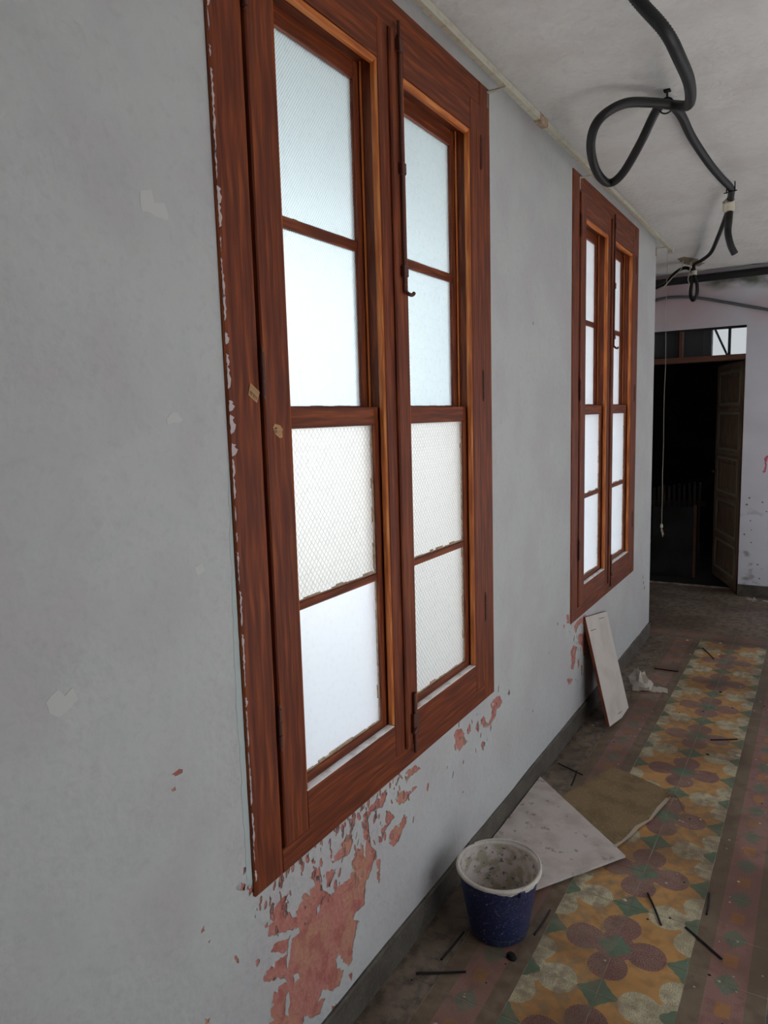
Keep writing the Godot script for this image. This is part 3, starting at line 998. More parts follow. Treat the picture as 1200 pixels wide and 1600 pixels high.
	if not first:
		var a := mb()
		wbox(a, 0.010, 0.022, 0.626, 2.545, za + 0.006, za - 0.016, 0.004)
		put("astragal", a, M.wood, c)
		var bolt := mb()
		tube(bolt, PackedVector3Array([Vector3(0.019, 1.90, za - 0.045) - WO, Vector3(0.019, 2.575, za - 0.045) - WO]), 0.0048, 10)
		for gy in [1.94, 2.2, 2.5]:
			bx(bolt, Vector3(0.012, gy, za - 0.056) - WO, Vector3(0.027, gy + 0.03, za - 0.034) - WO, 0.002)
		tube(bolt, smooth_path([Vector3(0.019, 1.905, za - 0.045) - WO, Vector3(0.03, 1.895, za - 0.047) - WO, Vector3(0.036, 1.893, za - 0.055) - WO, Vector3(0.038, 1.899, za - 0.062) - WO], 5), 0.005, 8)
		put("bolt", bolt, M.iron, c)
		var lower := mb()
		tube(lower, PackedVector3Array([Vector3(0.019, 0.60, za - 0.045) - WO, Vector3(0.019, 0.78, za - 0.045) - WO]), 0.006, 10)
		bx(lower, Vector3(0.012, 0.66, za - 0.06) - WO, Vector3(0.026, 0.72, za - 0.03) - WO, 0.002)
		tube(lower, PackedVector3Array([Vector3(0.024, 0.675, za - 0.045) - WO, Vector3(0.032, 0.672, za - 0.012) - WO]), 0.004, 8)
		put("bolt", lower, M.iron, c)


func build_windows() -> void:
	var w := base("window_1", WO)
	tag(w, "large brown casement window with labels stuck on its frame", "", "", "structure")
	for e in [[-1.058, -1.153], [-2.282, -2.365]]:
		var s := mb()
		wbox(s, -0.072, 0.007, 0.563, 2.627, e[0], e[1], 0.003)
		put("jamb", s, M.wood, w)
	for e in [[2.553, 2.627], [0.563, 0.620]]:
		var s := mb()
		wbox(s, -0.072, 0.006, e[0], e[1], -1.153, -2.282, 0.002, 2)
		put("rail", s, M.wood, w)
	var gp := mb()
	wbox(gp, -0.072, -0.06, 0.62, 2.553, -1.153, -1.165, 0.0)
	wbox(gp, -0.072, -0.06, 0.62, 2.553, -1.690, -1.708, 0.0)
	wbox(gp, -0.072, -0.06, 0.62, 2.553, -2.27, -2.282, 0.0)
	put("rebate", gp, M.gap, w)
	casement(w, -1.158, -1.697, -1.243, -1.646, true)
	casement(w, -1.701, -2.277, -1.775, -2.196, false)
	var w2: Node3D = w.duplicate()
	w2.name = "window_2"
	w2.position += Vector3(0, 0.005, SECOND)
	add_child(w2)
	tag(w2, "smaller looking brown casement window above the leaning white board", "", "", "structure")
	for c in w2.get_children():
		for p in c.get_children():
			if p is MeshInstance3D and String(p.name).begins_with("pane"):
				p.material_override = M.glass_plain
				p.set_meta("label", "plain milky glass pane")
	# old wall paint dragged over the jamb's edge
	var sm := mb()
	for y in range(0, 46):
		var yy := 0.60 + y * 0.043
		var l := rng.randf_range(0.02, 0.06)
		var wd := rng.randf_range(0.002, 0.007)
		if (yy > 1.48 and yy < 1.75) or (yy > 1.9 and yy < 2.0):
			wd = rng.randf_range(0.008, 0.017)
		var flat := [0.0, yy, -wd * 0.6, yy + l * 0.1, -wd, yy + l * 0.45, -wd * 0.5, yy + l * 0.7, -wd * 0.8, yy + l * 0.85, 0.0, yy + l]
		sheet(sm, jag(flat, 0.0012, 0.005), func(v: Vector2, t: float) -> Vector3: return Vector3(0.0065 + t, v.y, v.x - 1.060) - WO, Vector3.RIGHT, 0.0009)
	var so := put("paint_smear", sm, M.smear, w)
	so.set_meta("label", "pale paint smeared on the jamb")
	so.set_meta("kind", "stuff")
	# two paper stickers
	var s1 := mb()
	quad(s1, [Vector3(0.0085, 1.646, -1.123), Vector3(0.0082, 1.628, -1.151), Vector3(0.0082, 1.606, -1.140), Vector3(0.0085, 1.622, -1.115)], Vector3.RIGHT, [Vector2(0, 0), Vector2(1, 0), Vector2(1, 1), Vector2(0, 1)])
	bx(s1, Vector3(0.0068, 1.614, -1.140), Vector3(0.0080, 1.632, -1.124))
	tag(put("paper_sticker", s1, M.sticker_a, self), "printed paper sticker with a barcode on the outer jamb of the bigger window", "sticker")
	var s2 := mb()
	sheet(s2, ccw(PackedVector2Array([Vector2(-1.180, 1.556), Vector2(-1.186, 1.563), Vector2(-1.204, 1.559), Vector2(-1.212, 1.550), Vector2(-1.209, 1.545), Vector2(-1.210, 1.534), Vector2(-1.202, 1.532), Vector2(-1.186, 1.541)])), func(v: Vector2, t: float) -> Vector3: return Vector3(0.0132 + t, v.y, v.x), Vector3.RIGHT, 0.0008)
	var sticker_m: StandardMaterial3D = M.sticker_b
	sticker_m.uv1_scale = Vector3(-28.0, -28.0, 1)
	sticker_m.uv1_offset = Vector3(-33.0, 43.7, 0)
	tag(put("paper_sticker", s2, sticker_m, self), "small torn paper sticker on the casement stile of the bigger window", "sticker")


# ---------------------------------------------------------------- shell
func shell_piece(called: String, boxes: Array, m: Material, label := "") -> MeshInstance3D:
	var s := mb()
	for b in boxes:
		bx(s, b[0], b[1])
	var o := put(called, s, m, self)
	o.set_meta("kind", "structure")
	if label:
		o.set_meta("label", label)
	return o


func build_shell() -> void:
	shell_piece("ceiling", [[Vector3(-1.8, CEIL, END_Z), Vector3(ROOM_X + 0.2, CEIL + 0.18, BACK_Z + 0.2)]], M.ceiling, "rough grey white plaster ceiling")
	shell_piece("wall_back", [[Vector3(-0.09, 0, BACK_Z), Vector3(ROOM_X + 0.2, CEIL, BACK_Z + 0.2)]], M.paint_world)
	# unseen opposite side: three doorways without leaves, added and placed to bring daylight in
	var right := []
	var za := BACK_Z
	for o in OPENINGS:
		right.append([Vector3(ROOM_X, 0, o[0]), Vector3(ROOM_X + 0.2, CEIL, za)])
		right.append([Vector3(ROOM_X, o[2], o[1]), Vector3(ROOM_X + 0.2, CEIL, o[0])])
		za = o[1]
	right.append([Vector3(ROOM_X, 0, END_Z), Vector3(ROOM_X + 0.2, CEIL, za)])
	shell_piece("wall_right", right, M.paint_world)
	shell_piece("wall_side", [[Vector3(-1.8, 0, END_Z), Vector3(-1.6, CEIL, WALL_END + 0.2)], [Vector3(-1.6, 0, WALL_END), Vector3(-0.0905, CEIL, WALL_END + 0.2)]], M.paint_world)
	# far wall with the doorway and the transom over it
	var fw := mb()
	var dl := -0.93
	var dr := 0.425
	var th := 2.225
	for b in [[-1.8, dl, 0.0, CEIL], [dr, ROOM_X + 0.2, 0.0, CEIL], [dl, dr, th, CEIL]]:
		var p := [Vector3(b[0], b[2], END_Z), Vector3(b[1], b[2], END_Z), Vector3(b[1], b[3], END_Z), Vector3(b[0], b[3], END_Z)]
		var uv := []
		for v in p:
			uv.append(Vector2((v.x + 1.6) / 4.2, 1.0 - v.y / 2.68))
		quad(fw, p, Vector3.BACK, uv)
		bx(fw, Vector3(b[0], b[2], END_Z - 0.16), Vector3(b[1], b[3], END_Z - 0.0005))
	var far := put("wall_far", fw, M.far_wall, self)
	far.set_meta("kind", "structure")
	far.set_meta("label", "stained off white end wall around the dark doorway")
	var spray := mb()
	for f in [[0.575, 1.05, 0.588, 1.06, 0.592, 1.10, 0.586, 1.15, 0.600, 1.175, 0.632, 1.18, 0.640, 1.165, 0.612, 1.158, 0.603, 1.12, 0.606, 1.075, 0.598, 1.045, 0.585, 1.035]]:
		sheet(spray, jag(f, 0.003, 0.01), func(v: Vector2, t: float) -> Vector3: return Vector3(v.x, v.y, END_Z + t), Vector3.BACK, 0.0008)
	var sp := put("spray_mark", spray, M.pink_spray, far)
	sp.set_meta("label", "pink sprayed paint mark")
	var dots := mb()
	for k in 14:
		var cx := rng.randf_range(0.46, 0.68)
		var cy := rng.randf_range(0.15, 0.95)
		var flat := []
		var r := rng.randf_range(0.004, 0.010)
		for q in 6:
			flat.append(cx + cos(TAU * q / 6.0) * r)
			flat.append(cy + sin(TAU * q / 6.0) * r)
		sheet(dots, jag(flat, 0.002, 0.005), func(v: Vector2, t: float) -> Vector3: return Vector3(v.x, v.y, END_Z + t), Vector3.BACK, 0.0007)
	put("dirt_speck", dots, M.speck, far).set_meta("kind", "stuff")
	shell_piece("baseboard_far", [[Vector3(0.4275, 0, END_Z), Vector3(ROOM_X, 0.10, END_Z + 0.012)]], M.skirting)
	# transom and its frame
	var tw := base("window_3")
	tag(tw, "dusty transom window over the dark doorway", "", "", "structure")
	var tf := mb()
	bx(tf, Vector3(dl, 1.953, END_Z - 0.10), Vector3(dr, 1.998, END_Z - 0.005), 0.004, 0)
	put("transom_bar", tf, M.door_frame, tw)
	tf = mb()
	bx(tf, Vector3(dl, 2.212, END_Z - 0.10), Vector3(dr, 2.225, END_Z - 0.02), 0.002, 0)
	put("head_rail", tf, M.gap, tw)
	for x in [-0.085, -0.52]:
		tf = mb()
		bx(tf, Vector3(x, 1.998, END_Z - 0.09), Vector3(x + 0.028, 2.212, END_Z - 0.02), 0.003)
		put("mullion", tf, M.door_frame, tw)
	for e in [[-0.93, -0.52], [-0.492, -0.085], [-0.057, 0.425]]:
		tf = mb()
		bx(tf, Vector3(e[0], 1.998, END_Z - 0.06), Vector3(e[1], 2.212, END_Z - 0.057))
		put("pane", tf, M.glass_dusty, tw)
	shell_piece("trim_1", [[Vector3(dr - 0.012, 0, END_Z - 0.10), Vector3(dr + 0.002, 1.953, END_Z - 0.03)], [Vector3(dl, 0, END_Z - 0.10), Vector3(dl + 0.03, 1.953, END_Z - 0.01)]], M.door_frame, "dark wooden jambs of the doorway")
	# the unlit room behind
	var hz := -9.1
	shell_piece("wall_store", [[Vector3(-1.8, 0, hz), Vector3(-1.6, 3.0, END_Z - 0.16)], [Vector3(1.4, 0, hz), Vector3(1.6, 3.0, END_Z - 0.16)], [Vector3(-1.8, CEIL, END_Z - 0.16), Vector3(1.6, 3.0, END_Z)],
			[Vector3(-1.8, 0, hz - 0.15), Vector3(1.6, 2.13, hz)], [Vector3(-1.8, 2.62, hz - 0.15), Vector3(1.6, 3.0, hz)], [Vector3(-1.8, 2.13, hz - 0.15), Vector3(-0.235, 2.62, hz)], [Vector3(1.2, 2.13, hz - 0.15), Vector3(1.6, 2.62, hz)]], M.unlit_tone, "store room walls with unlit darkness put into their colour")
	shell_piece("ceiling_store", [[Vector3(-1.8, 3.0, hz - 0.15), Vector3(1.6, 3.15, END_Z)]], M.unlit_tone)
	var hw := base("window_4")
	tag(hw, "high open window at the back of the store room", "", "", "structure")
	var hb := mb()
	bx(hb, Vector3(0.018, 2.13, hz - 0.08), Vector3(0.046, 2.62, hz - 0.04), 0.003)
	put("post", hb, M.grey_tube, hw)
	hb = mb()
	var dirv := Vector3(0.155, -0.345, 0).normalized()
	bx(hb, Vector3(-0.011, -0.24, -0.012), Vector3(0.011, 0.24, 0.012), 0.002, 1, Vector2.ZERO, Transform3D(Basis(Vector3.BACK, atan2(dirv.x, -dirv.y)), Vector3(-0.062, 2.315, hz - 0.10)))
	put("brace", hb, M.grey_tube, hw)
	hb = mb()
	bx(hb, Vector3(-0.235, 2.13, hz - 0.14), Vector3(-0.15, 2.62, hz - 0.01), 0.002)
	put("reveal", hb, M.paint_world, hw)
	# outside: a terrace greyed in place of shade, a low wall across it
	shell_piece("ground_outside", [[Vector3(-14, -0.2, -14), Vector3(-1.85, -0.02, 8)], [Vector3(-1.85, -0.2, WALL_END + 0.2), Vector3(-0.09, -0.02, 8)]], M.terrace_shade, "paving outside the window wall, greyed in place of shade")
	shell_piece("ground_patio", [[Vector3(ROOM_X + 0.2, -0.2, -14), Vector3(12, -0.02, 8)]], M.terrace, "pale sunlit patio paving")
	shell_piece("wall_added_patio", [[Vector3(6.0, -0.02, -14), Vector3(6.2, 4.5, 8)]], M.bounce_wall, "unseen patio wall added to block sky and bounce light")
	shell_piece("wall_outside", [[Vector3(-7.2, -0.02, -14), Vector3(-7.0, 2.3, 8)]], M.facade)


# ---------------------------------------------------------------- floor
func tile_mesh(w: float, d: float, tone: Vector2) -> ArrayMesh:
	# top at y = 0, slightly eased edges; local A corner at (-, -)
	var s := mb()
	var hx := w / 2.0 - 0.0004
	var hz := d / 2.0 - 0.0004
	var e := 0.0008
	var dy := 0.0006
	var uv := func(x: float, z: float) -> Vector2: return Vector2((x + w / 2.0) / 0.2 + tone.x, (z + d / 2.0) / 0.2 + tone.y)
	var top := [Vector3(-hx + e, 0, -hz + e), Vector3(hx - e, 0, -hz + e), Vector3(hx - e, 0, hz - e), Vector3(-hx + e, 0, hz - e)]
	var rim := [Vector3(-hx, -dy, -hz), Vector3(hx, -dy, -hz), Vector3(hx, -dy, hz), Vector3(-hx, -dy, hz)]
	var low := [Vector3(-hx, -0.012, -hz), Vector3(hx, -0.012, -hz), Vector3(hx, -0.012, hz), Vector3(-hx, -0.012, hz)]
	var u := func(p: Array) -> Array:
		var o := []
		for v in p:
			o.append(uv.call(v.x, v.z))
		return o
	quad(s, top, Vector3.UP, u.call(top))
	for k in 4:
		var j := (k + 1) % 4
		var side: Vector3 = [Vector3.FORWARD, Vector3.RIGHT, Vector3.BACK, Vector3.LEFT][k]
		var p := [top[k], top[j], rim[j], rim[k]]
		quad(s, p, (side + Vector3.UP).normalized(), u.call(p))
		p = [rim[k], rim[j], low[j], low[k]]
		quad(s, p, side, u.call(p))
	return s.commit()


func build_floor() -> void:
	var fl := mb()
	bx(fl, Vector3(-0.001, -0.15, END_Z - 0.5), Vector3(ROOM_X + 0.2, -0.0009, BACK_Z + 0.2))
	bx(fl, Vector3(-1.8, -0.15, END_Z - 0.5), Vector3(-0.001, -0.0009, WALL_END + 0.2))
	bx(fl, Vector3(-1.8, -0.15, -9.3), Vector3(1.6, -0.0009, END_Z - 0.5))
	var floor_o := put("floor", fl, M.grout, self)
	floor_o.set_meta("kind", "structure")
	floor_o.set_meta("label", "patterned cement tile floor with dusty plain margins")
	var full := tile_mesh(0.2, 0.2, Vector2.ZERO)
	var narrow := tile_mesh(0.134, 0.2, Vector2.ZERO)
	var rest := {}
	var made := 0
	var z_first := -1.905
	for i in range(-18, 25):
		var zc := z_first - 0.2 * i
		if zc < END_Z - 0.15:
			continue
		for c in range(-9, 14):
			var x0 := 0.134 + 0.2 * (c - 1)
			var xc := x0 + 0.1
			var me := full
			var mi := 5 + (1 if rng.randf() < 0.4 else 0)
			var turn := 0.0
			var far := zc < -5.21
			if c == 0 and not far:
				me = narrow
				xc = 0.067
				mi = 5
			elif c <= 0 and not far:
				continue
			if xc > ROOM_X - 0.05 or xc < -1.55:
				continue
			if not far:
				if c == 1 or c == 4:
					mi = 3 if zc > -2.9 else 3 + (rng.randi() % 2)
					if c == 1:
						mi = 4
				elif c == 2 or c == 3:
					mi = rng.randi() % 2 if zc > -3.4 else 1 + rng.randi() % 2
					if (c == 2 and zc < -1.6 and zc > -2.6) or (c == 3 and zc > -2.95 and zc < -2.45):
						mi = 2
					# the maroon corner lies on the strip's middle line at every other joint
					var even := posmod(i, 2) == 0
					# the even joint is the one at z = -2.005 - 0.4 k
					var sx := 1.0 if c == 2 else -1.0
					var sz := -1.0 if even else 1.0
					turn = 0.0 if sx < 0 and sz < 0 else (90.0 if sx < 0 else (180.0 if sz > 0 else 270.0))
				elif c >= 5:
					mi = 7 if c < 7 else 8  # unseen tiles made pale to bounce sun onto ceiling and wall
			elif zc > -5.41:
				mi = 4
				turn = 90.0
			else:
				mi = 6 if rng.randf() < 0.7 else 5
				turn = 90.0 * (rng.randi() % 4)
			if far and c >= 7:
				mi = 8
			if mi >= 5 and me == full:
				turn = 90.0 * (rng.randi() % 4)
			var t := Transform3D(Basis(Vector3.UP, deg_to_rad(turn)) * Basis(Vector3.RIGHT, rng.randfn(0, 0.0010)) * Basis(Vector3.BACK, rng.randfn(0, 0.0010)), Vector3(xc, rng.randfn(0, 0.00012), zc))
			var seen := zc < -1.35 and xc < 1.0 and (xc < 0.95 or zc < -2.0) and (not far or xc > -0.5) and zc > END_Z - 0.4
			if seen and made < 290:
				var o := MeshInstance3D.new()
				o.name = "tile"
				o.mesh = me
				o.material_override = M.tiles[mi]
				o.transform = t
				floor_o.add_child(o, true)
				made += 1
			else:
				if not rest.has(mi):
					rest[mi] = mb()
				rest[mi].append_from(me, 0, t)
	for mi in rest:
		var o := put("tile_margin", rest[mi], M.tiles[mi], floor_o)
		o.set_meta("kind", "stuff")
	# cement threshold and the store room's bare floor
	shell_piece("floor_store", [[Vector3(-1.6, -0.0008, -9.1), Vector3(1.4, 0.004, END_Z - 0.28)]], M.unlit_tone)


# ---------------------------------------------------------------- door leaf
func build_door() -> void:
	var d := base("door_1", Vector3(0.428, 0.012, -6.66))
	tag(d, "worn brown panelled door leaf standing open into the dark", "", "", "structure")
	d.rotation.y = atan2(0.70, -0.277)
	# local x runs from the hinge to the free edge, z = 0 the face we see on +/- side
	var wd := 0.75
	var h := 1.935
	var th := 0.038
	var s := mb()
	for e in [[0.0, 0.085], [wd - 0.085, wd]]:
		s = mb()
		bx(s, Vector3(e[0], 0, -th / 2), Vector3(e[1], h, th / 2), 0.003)
		put("stile", s, M.door, d)
	var ys := [0.0, 0.365, 0.735, 1.115, 1.51, h - 0.075]
	for k in 6:
		var y0: float = ys[k]
		var hh := 0.10 if k == 0 else 0.075
		s = mb()
		bx(s, Vector3(0.085, y0, -th / 2 + 0.001), Vector3(wd - 0.085, y0 + hh, th / 2 - 0.001), 0.003, 0)
		put("rail", s, M.door, d)
		if k < 5:
			var a := y0 + hh
			var b: float = ys[k + 1]
			s = mb()
			bx(s, Vector3(0.085, a, -0.006), Vector3(wd - 0.085, b, 0.006))
			bx(s, Vector3(0.125, a + 0.04, -0.013), Vector3(wd - 0.125, b - 0.04, 0.013), 0.006)
			put("panel", s, M.door, d)
			var mo := mb()
			for sz in [-1.0, 1.0]:
				var z0: float = sz * 0.013
				var z1: float = sz * 0.023
				bx(mo, Vector3(0.078, a - 0.008, minf(z0, z1)), Vector3(wd - 0.078, a + 0.014, maxf(z0, z1)), 0.004, 0)
				bx(mo, Vector3(0.078, b - 0.014, minf(z0, z1)), Vector3(wd - 0.078, b + 0.008, maxf(z0, z1)), 0.004, 0)
				bx(mo, Vector3(0.078, a + 0.014, minf(z0, z1)), Vector3(0.098, b - 0.014, maxf(z0, z1)), 0.004)
				bx(mo, Vector3(wd - 0.098, a + 0.014, minf(z0, z1)), Vector3(wd - 0.078, b - 0.014, maxf(z0, z1)), 0.004)
			put("moulding", mo, M.moulding, d)
	s = mb()
	tube(s, PackedVector3Array([Vector3(wd - 0.04, 0.98, -0.05), Vector3(wd - 0.04, 0.98, 0.05)]), 0.008, 10)
	for sz in [-1.0, 1.0]:
		tube(s, smooth_path([Vector3(wd - 0.04, 0.98, sz * 0.05), Vector3(wd - 0.06, 0.975, sz * 0.055), Vector3(wd - 0.12, 0.975, sz * 0.052)], 4), 0.007, 8)
	put("handle", s, M.iron, d)


func build_store_things() -> void:
	var p := base("leaning_panel", Vector3(-0.13, 0.004, -7.12))
	tag(p, "dark flush wooden panel leaning inside the dark doorway", "panel")
	p.rotation = Vector3(deg_to_rad(-12), deg_to_rad(8), 0)
	var s := mb()
	bx(s, Vector3(-0.24, 0.0, -0.016), Vector3(0.125, 0.66, 0.0), 0.002)
	put("sheet", s, M.unlit_tone, p)
	s = mb()
	bx(s, Vector3(0.125, 0.0, -0.03), Vector3(0.15, 0.68, 0.006), 0.003)
	put("edge_batten", s, M.door_frame, p)
	var r := base("slatted_rack", Vector3(-0.22, 0.004, -7.52))
	tag(r, "dark rack of upright wooden slats behind the leaning panel", "rack")
	r.rotation.y = deg_to_rad(12)
	for k in 13:
		s = mb()
		bx(s, Vector3(-0.36 + k * 0.046, 0.0, 0.0), Vector3(-0.334 + k * 0.046, 0.78 + 0.006 * (k % 3) + k * 0.006, 0.018), 0.003)
		put("slat", s, M.rack, r)
	for y in [0.2, 0.62]:
		s = mb()
		bx(s, Vector3(-0.37, y, -0.02), Vector3(0.26, y + 0.05, 0.0), 0.003, 0)
		put("crossbar", s, M.rack, r)


# ---------------------------------------------------------------- ceiling fittings
func build_ceiling_things() -> void:
	var rail := base("curtain_rail", Vector3(0.065, 2.615, -0.9))
	tag(rail, "old cream painted curtain rail running above both windows", "curtain rail")
	var segs := [[1.6, -1.80], [-1.802, -4.40]]
	for e in segs:
		var s := mb()
		bx(s, Vector3(-0.011, 0.0, e[1]), Vector3(0.011, 0.006, e[0]), 0.0015)
		bx(s, Vector3(-0.011, 0.004, e[1]), Vector3(-0.006, 0.022, e[0]), 0.001)
		bx(s, Vector3(0.006, 0.004, e[1]), Vector3(0.011, 0.022, e[0]), 0.001)
		put("track", s, M.rail, rail)
	var jn := mb()
	bx(jn, Vector3(-0.014, -0.006, -1.845), Vector3(0.014, 0.025, -1.765), 0.003)
	put("joint_sleeve", jn, M.putty, rail)
	for z in [-0.25, -1.45, -2.50, -4.24]:
		var s := mb()
		bx(s, Vector3(-0.060, -0.004, z - 0.008), Vector3(0.008, 0.001, z + 0.008), 0.001)
		bx(s, Vector3(-0.0645, -0.050, z - 0.008), Vector3(-0.058, 0.002, z + 0.008), 0.001)
		put("bracket", s, M.rail, rail)
	var es := mb()
	bx(es, Vector3(-0.016, -0.012, -4.42), Vector3(0.014, 0.022, -4.38), 0.002)
	tube(es, PackedVector3Array([Vector3(-0.02, -0.008, -4.40), Vector3(0.016, -0.008, -4.40)]), 0.007, 10)
	put("end_pulley", es, M.rail, rail)
	var cord := base("pull_cord", Vector3(0.044, 2.60, -5.30))
	tag(cord, "thin pale cord hanging from the curtain rail's end", "cord")
	var cs := mb()
	var pts := []
	for k in 11:
		pts.append(Vector3(fn.get_noise_1d(k * 31.0) * 0.008, -1.83 * k / 10.0, 0))
	tube(cs, smooth_path(pts, 3), 0.0017, 6)
	put("string", cs, M.string, cord)
	cs = mb()
	lathe_at(cs, [Vector2(0.001, -0.016), Vector2(0.008, -0.013), Vector2(0.010, 0.0), Vector2(0.006, 0.013), Vector2(0.001, 0.017)], 12, pts[10] + Vector3(0, -0.012, 0))
	put("knob", cs, M.string, cord)
	cs = mb()
	for k in 5:
		tube(cs, smooth_path([pts[10] + Vector3(0, -0.028, 0), pts[10] + Vector3(rng.randf_range(-0.006, 0.01), -0.05, rng.randf_range(-0.008, 0.008)), pts[10] + Vector3(rng.randf_range(0.0, 0.02), -0.07 - rng.randf() * 0.02, rng.randf_range(-0.01, 0.01))], 4), 0.0014, 5)
	put("tassel", cs, M.string, cord)
	# the corrugated conduit
	var cd := base("corrugated_conduit", Vector3(0.474, CEIL, -2.84))
	tag(cd, "slack loop of black corrugated conduit hung from the ceiling", "conduit")
	var o := cd.position
	var main := [Vector3(0.452, 2.645, -1.645), Vector3(0.495, 2.63, -1.784), Vector3(0.526, 2.605, -1.89), Vector3(0.561, 2.565, -1.975), Vector3(0.625, 2.48, -1.985), Vector3(0.642, 2.452, -2.085), Vector3(0.629, 2.478, -2.33), Vector3(0.574, 2.55, -2.669), Vector3(0.51, 2.605, -2.80), Vector3(0.444, 2.615, -2.758), Vector3(0.368, 2.60, -2.669), Vector3(0.29, 2.56, -2.649),
		Vector3(0.228, 2.53, -2.773), Vector3(0.193, 2.50, -2.971), Vector3(0.199, 2.49, -3.135), Vector3(0.265, 2.50, -3.088), Vector3(0.364, 2.55, -2.941), Vector3(0.44, 2.62, -2.845), Vector3(0.474, 2.64, -2.86), Vector3(0.495, 2.64, -2.98), Vector3(0.497, 2.635, -3.24), Vector3(0.513, 2.63, -3.58), Vector3(0.53, 2.635, -3.86), Vector3(0.546, 2.647, -4.13), Vector3(0.534, 2.63, -4.25), Vector3(0.528, 2.60, -4.30)]
	var loc := []
	for v in main:
		loc.append(v - o)
	var s := mb()
	tube(s, resample(smooth_path(loc, 10), 0.0042), 0.0165, 14, 0.09)
	put("hose", s, M.conduit, cd)
	s = mb()
	var hk := Vector3(0.474, CEIL - 0.001, -2.845) - o
	tube(s, PackedVector3Array([hk, hk + Vector3(0, -0.045, 0)]), 0.004, 8)
	bx(s, hk + Vector3(-0.012, -0.006, -0.012), hk + Vector3(0.012, 0.0, 0.012), 0.002)
	var ring := []
	for k in 13:
		var a := TAU * k / 12.0
		ring.append(hk + Vector3(cos(a) * 0.024, -0.055 + sin(a) * 0.026, 0.01))
	tube(s, smooth_path(ring, 2), 0.0028, 6)
	put("hook", s, M.rod, cd)
	s = mb()
	var hk2 := Vector3(0.546, CEIL - 0.003, -4.13) - o
	for k in [-1.0, 1.0]:
		tube(s, PackedVector3Array([hk2 + Vector3(0.018 * k, 0, 0.0), hk2 + Vector3(0.02 * k, -0.05, 0.008 * k)]), 0.003, 6)
	tube(s, PackedVector3Array([hk2 + Vector3(-0.03, -0.052, 0.012), hk2 + Vector3(0.03, -0.046, 0.012)]), 0.003, 6)
	put("tie", s, M.rod, cd)
	s = mb()
	tube(s, PackedVector3Array([Vector3(0.529, 2.625, -4.255) - o, Vector3(0.526, 2.585, -4.30) - o]), 0.024, 14)
	tube(s, PackedVector3Array([Vector3(0.512, 2.617, -4.258) - o, Vector3(0.508, 2.585, -4.295) - o]), 0.017, 12)
	put("tape_wrap", s, M.tape, cd)
	# its short dead end, and the thinner line that goes on along the ceiling
	s = mb()
	loc = []
	for v in [Vector3(0.528, 2.60, -4.30), Vector3(0.527, 2.53, -4.27), Vector3(0.533, 2.45, -4.19), Vector3(0.548, 2.385, -4.185), Vector3(0.566, 2.345, -4.205)]:
		loc.append(v - o)
	tube(s, resample(smooth_path(loc, 10), 0.0042), 0.0175, 14, 0.09)
	put("dead_end", s, M.conduit, cd)
	var th := base("thin_conduit", Vector3(0.09, 2.64, -6.07))
	tag(th, "thinner black conduit swooping to a small taped loop near the end wall", "conduit")
	o = th.position
	s = mb()
	loc = []
	for v in [Vector3(0.516, 2.60, -4.33), Vector3(0.478, 2.59, -4.518), Vector3(0.402, 2.578, -4.887), Vector3(0.289, 2.597, -5.45), Vector3(0.171, 2.632, -5.872), Vector3(0.10, 2.645, -6.06), Vector3(0.098, 2.60, -6.075), Vector3(0.106, 2.555, -6.07), Vector3(0.122, 2.495, -6.07), Vector3(0.121, 2.42, -6.07), Vector3(0.098, 2.383, -6.07), Vector3(0.078, 2.42, -6.075), Vector3(0.080, 2.50, -6.08), Vector3(0.090, 2.575, -6.085), Vector3(0.066, 2.620, -6.085), Vector3(0.012, 2.634, -6.10), Vector3(-0.06, 2.610, -6.16), Vector3(-0.14, 2.575, -6.30), Vector3(-0.24, 2.56, -6.42)]:
		loc.append(v - o)
	tube(s, resample(smooth_path(loc, 8), 0.008), 0.0125, 10)
	put("hose", s, M.cable, th)
	s = mb()
	tube(s, PackedVector3Array([Vector3(0.098, 2.60, -6.075) - o, Vector3(0.098, 2.57, -6.073) - o]), 0.021, 12)
	put("tape_wrap", s, M.tape, th)
	s = mb()
	tube(s, smooth_path([Vector3(0.075, CEIL - 0.005, -6.06) - o, Vector3(0.072, 2.60, -6.05) - o, Vector3(0.060, 2.54, -6.05) - o, Vector3(0.072, 2.50, -6.05) - o, Vector3(0.058, 2.47, -6.05) - o], 5), 0.004, 6)
	put("string", s, M.string, th)
	var ts := mb()
	tube(ts, smooth_path([Vector3(0.03, CEIL - 0.004, -6.0), Vector3(0.005, 2.625, -6.07), Vector3(-0.06, 2.565, -6.07), Vector3(-0.15, 2.475, -6.08)], 5), 0.004, 6)
	tag(put("slack_string", ts, M.string, self), "slack white string slanting down beside the taped loop", "string")
	# pipes on the end wall
	var pp := mb()
	tube(pp, PackedVector3Array([Vector3(-1.58, 2.612, -6.555), Vector3(0.1, 2.618, -6.555), Vector3(ROOM_X, 2.626, -6.555)]), 0.030, 14)
	tag(put("black_pipe", pp, M.cable, self), "thick black pipe along the top of the end wall", "pipe")
	var gt := mb()
	tube(gt, smooth_path([Vector3(-0.9, 2.30, -6.585), Vector3(-0.5, 2.43, -6.585), Vector3(-0.275, 2.482, -6.585), Vector3(-0.147, 2.494, -6.585), Vector3(0.027, 2.476, -6.585), Vector3(0.246, 2.418, -6.585), Vector3(0.41, 2.371, -6.585), Vector3(0.57, 2.325, -6.585), Vector3(0.95, 2.21, -6.585), Vector3(1.6, 2.05, -6.585)], 6), 0.0125, 10)
	tag(put("grey_tube", gt, M.grey_tube, self), "sagging grey tube arching over the transom", "tube")
	# the broken plaster rose round the hanger
	var bp := mb()
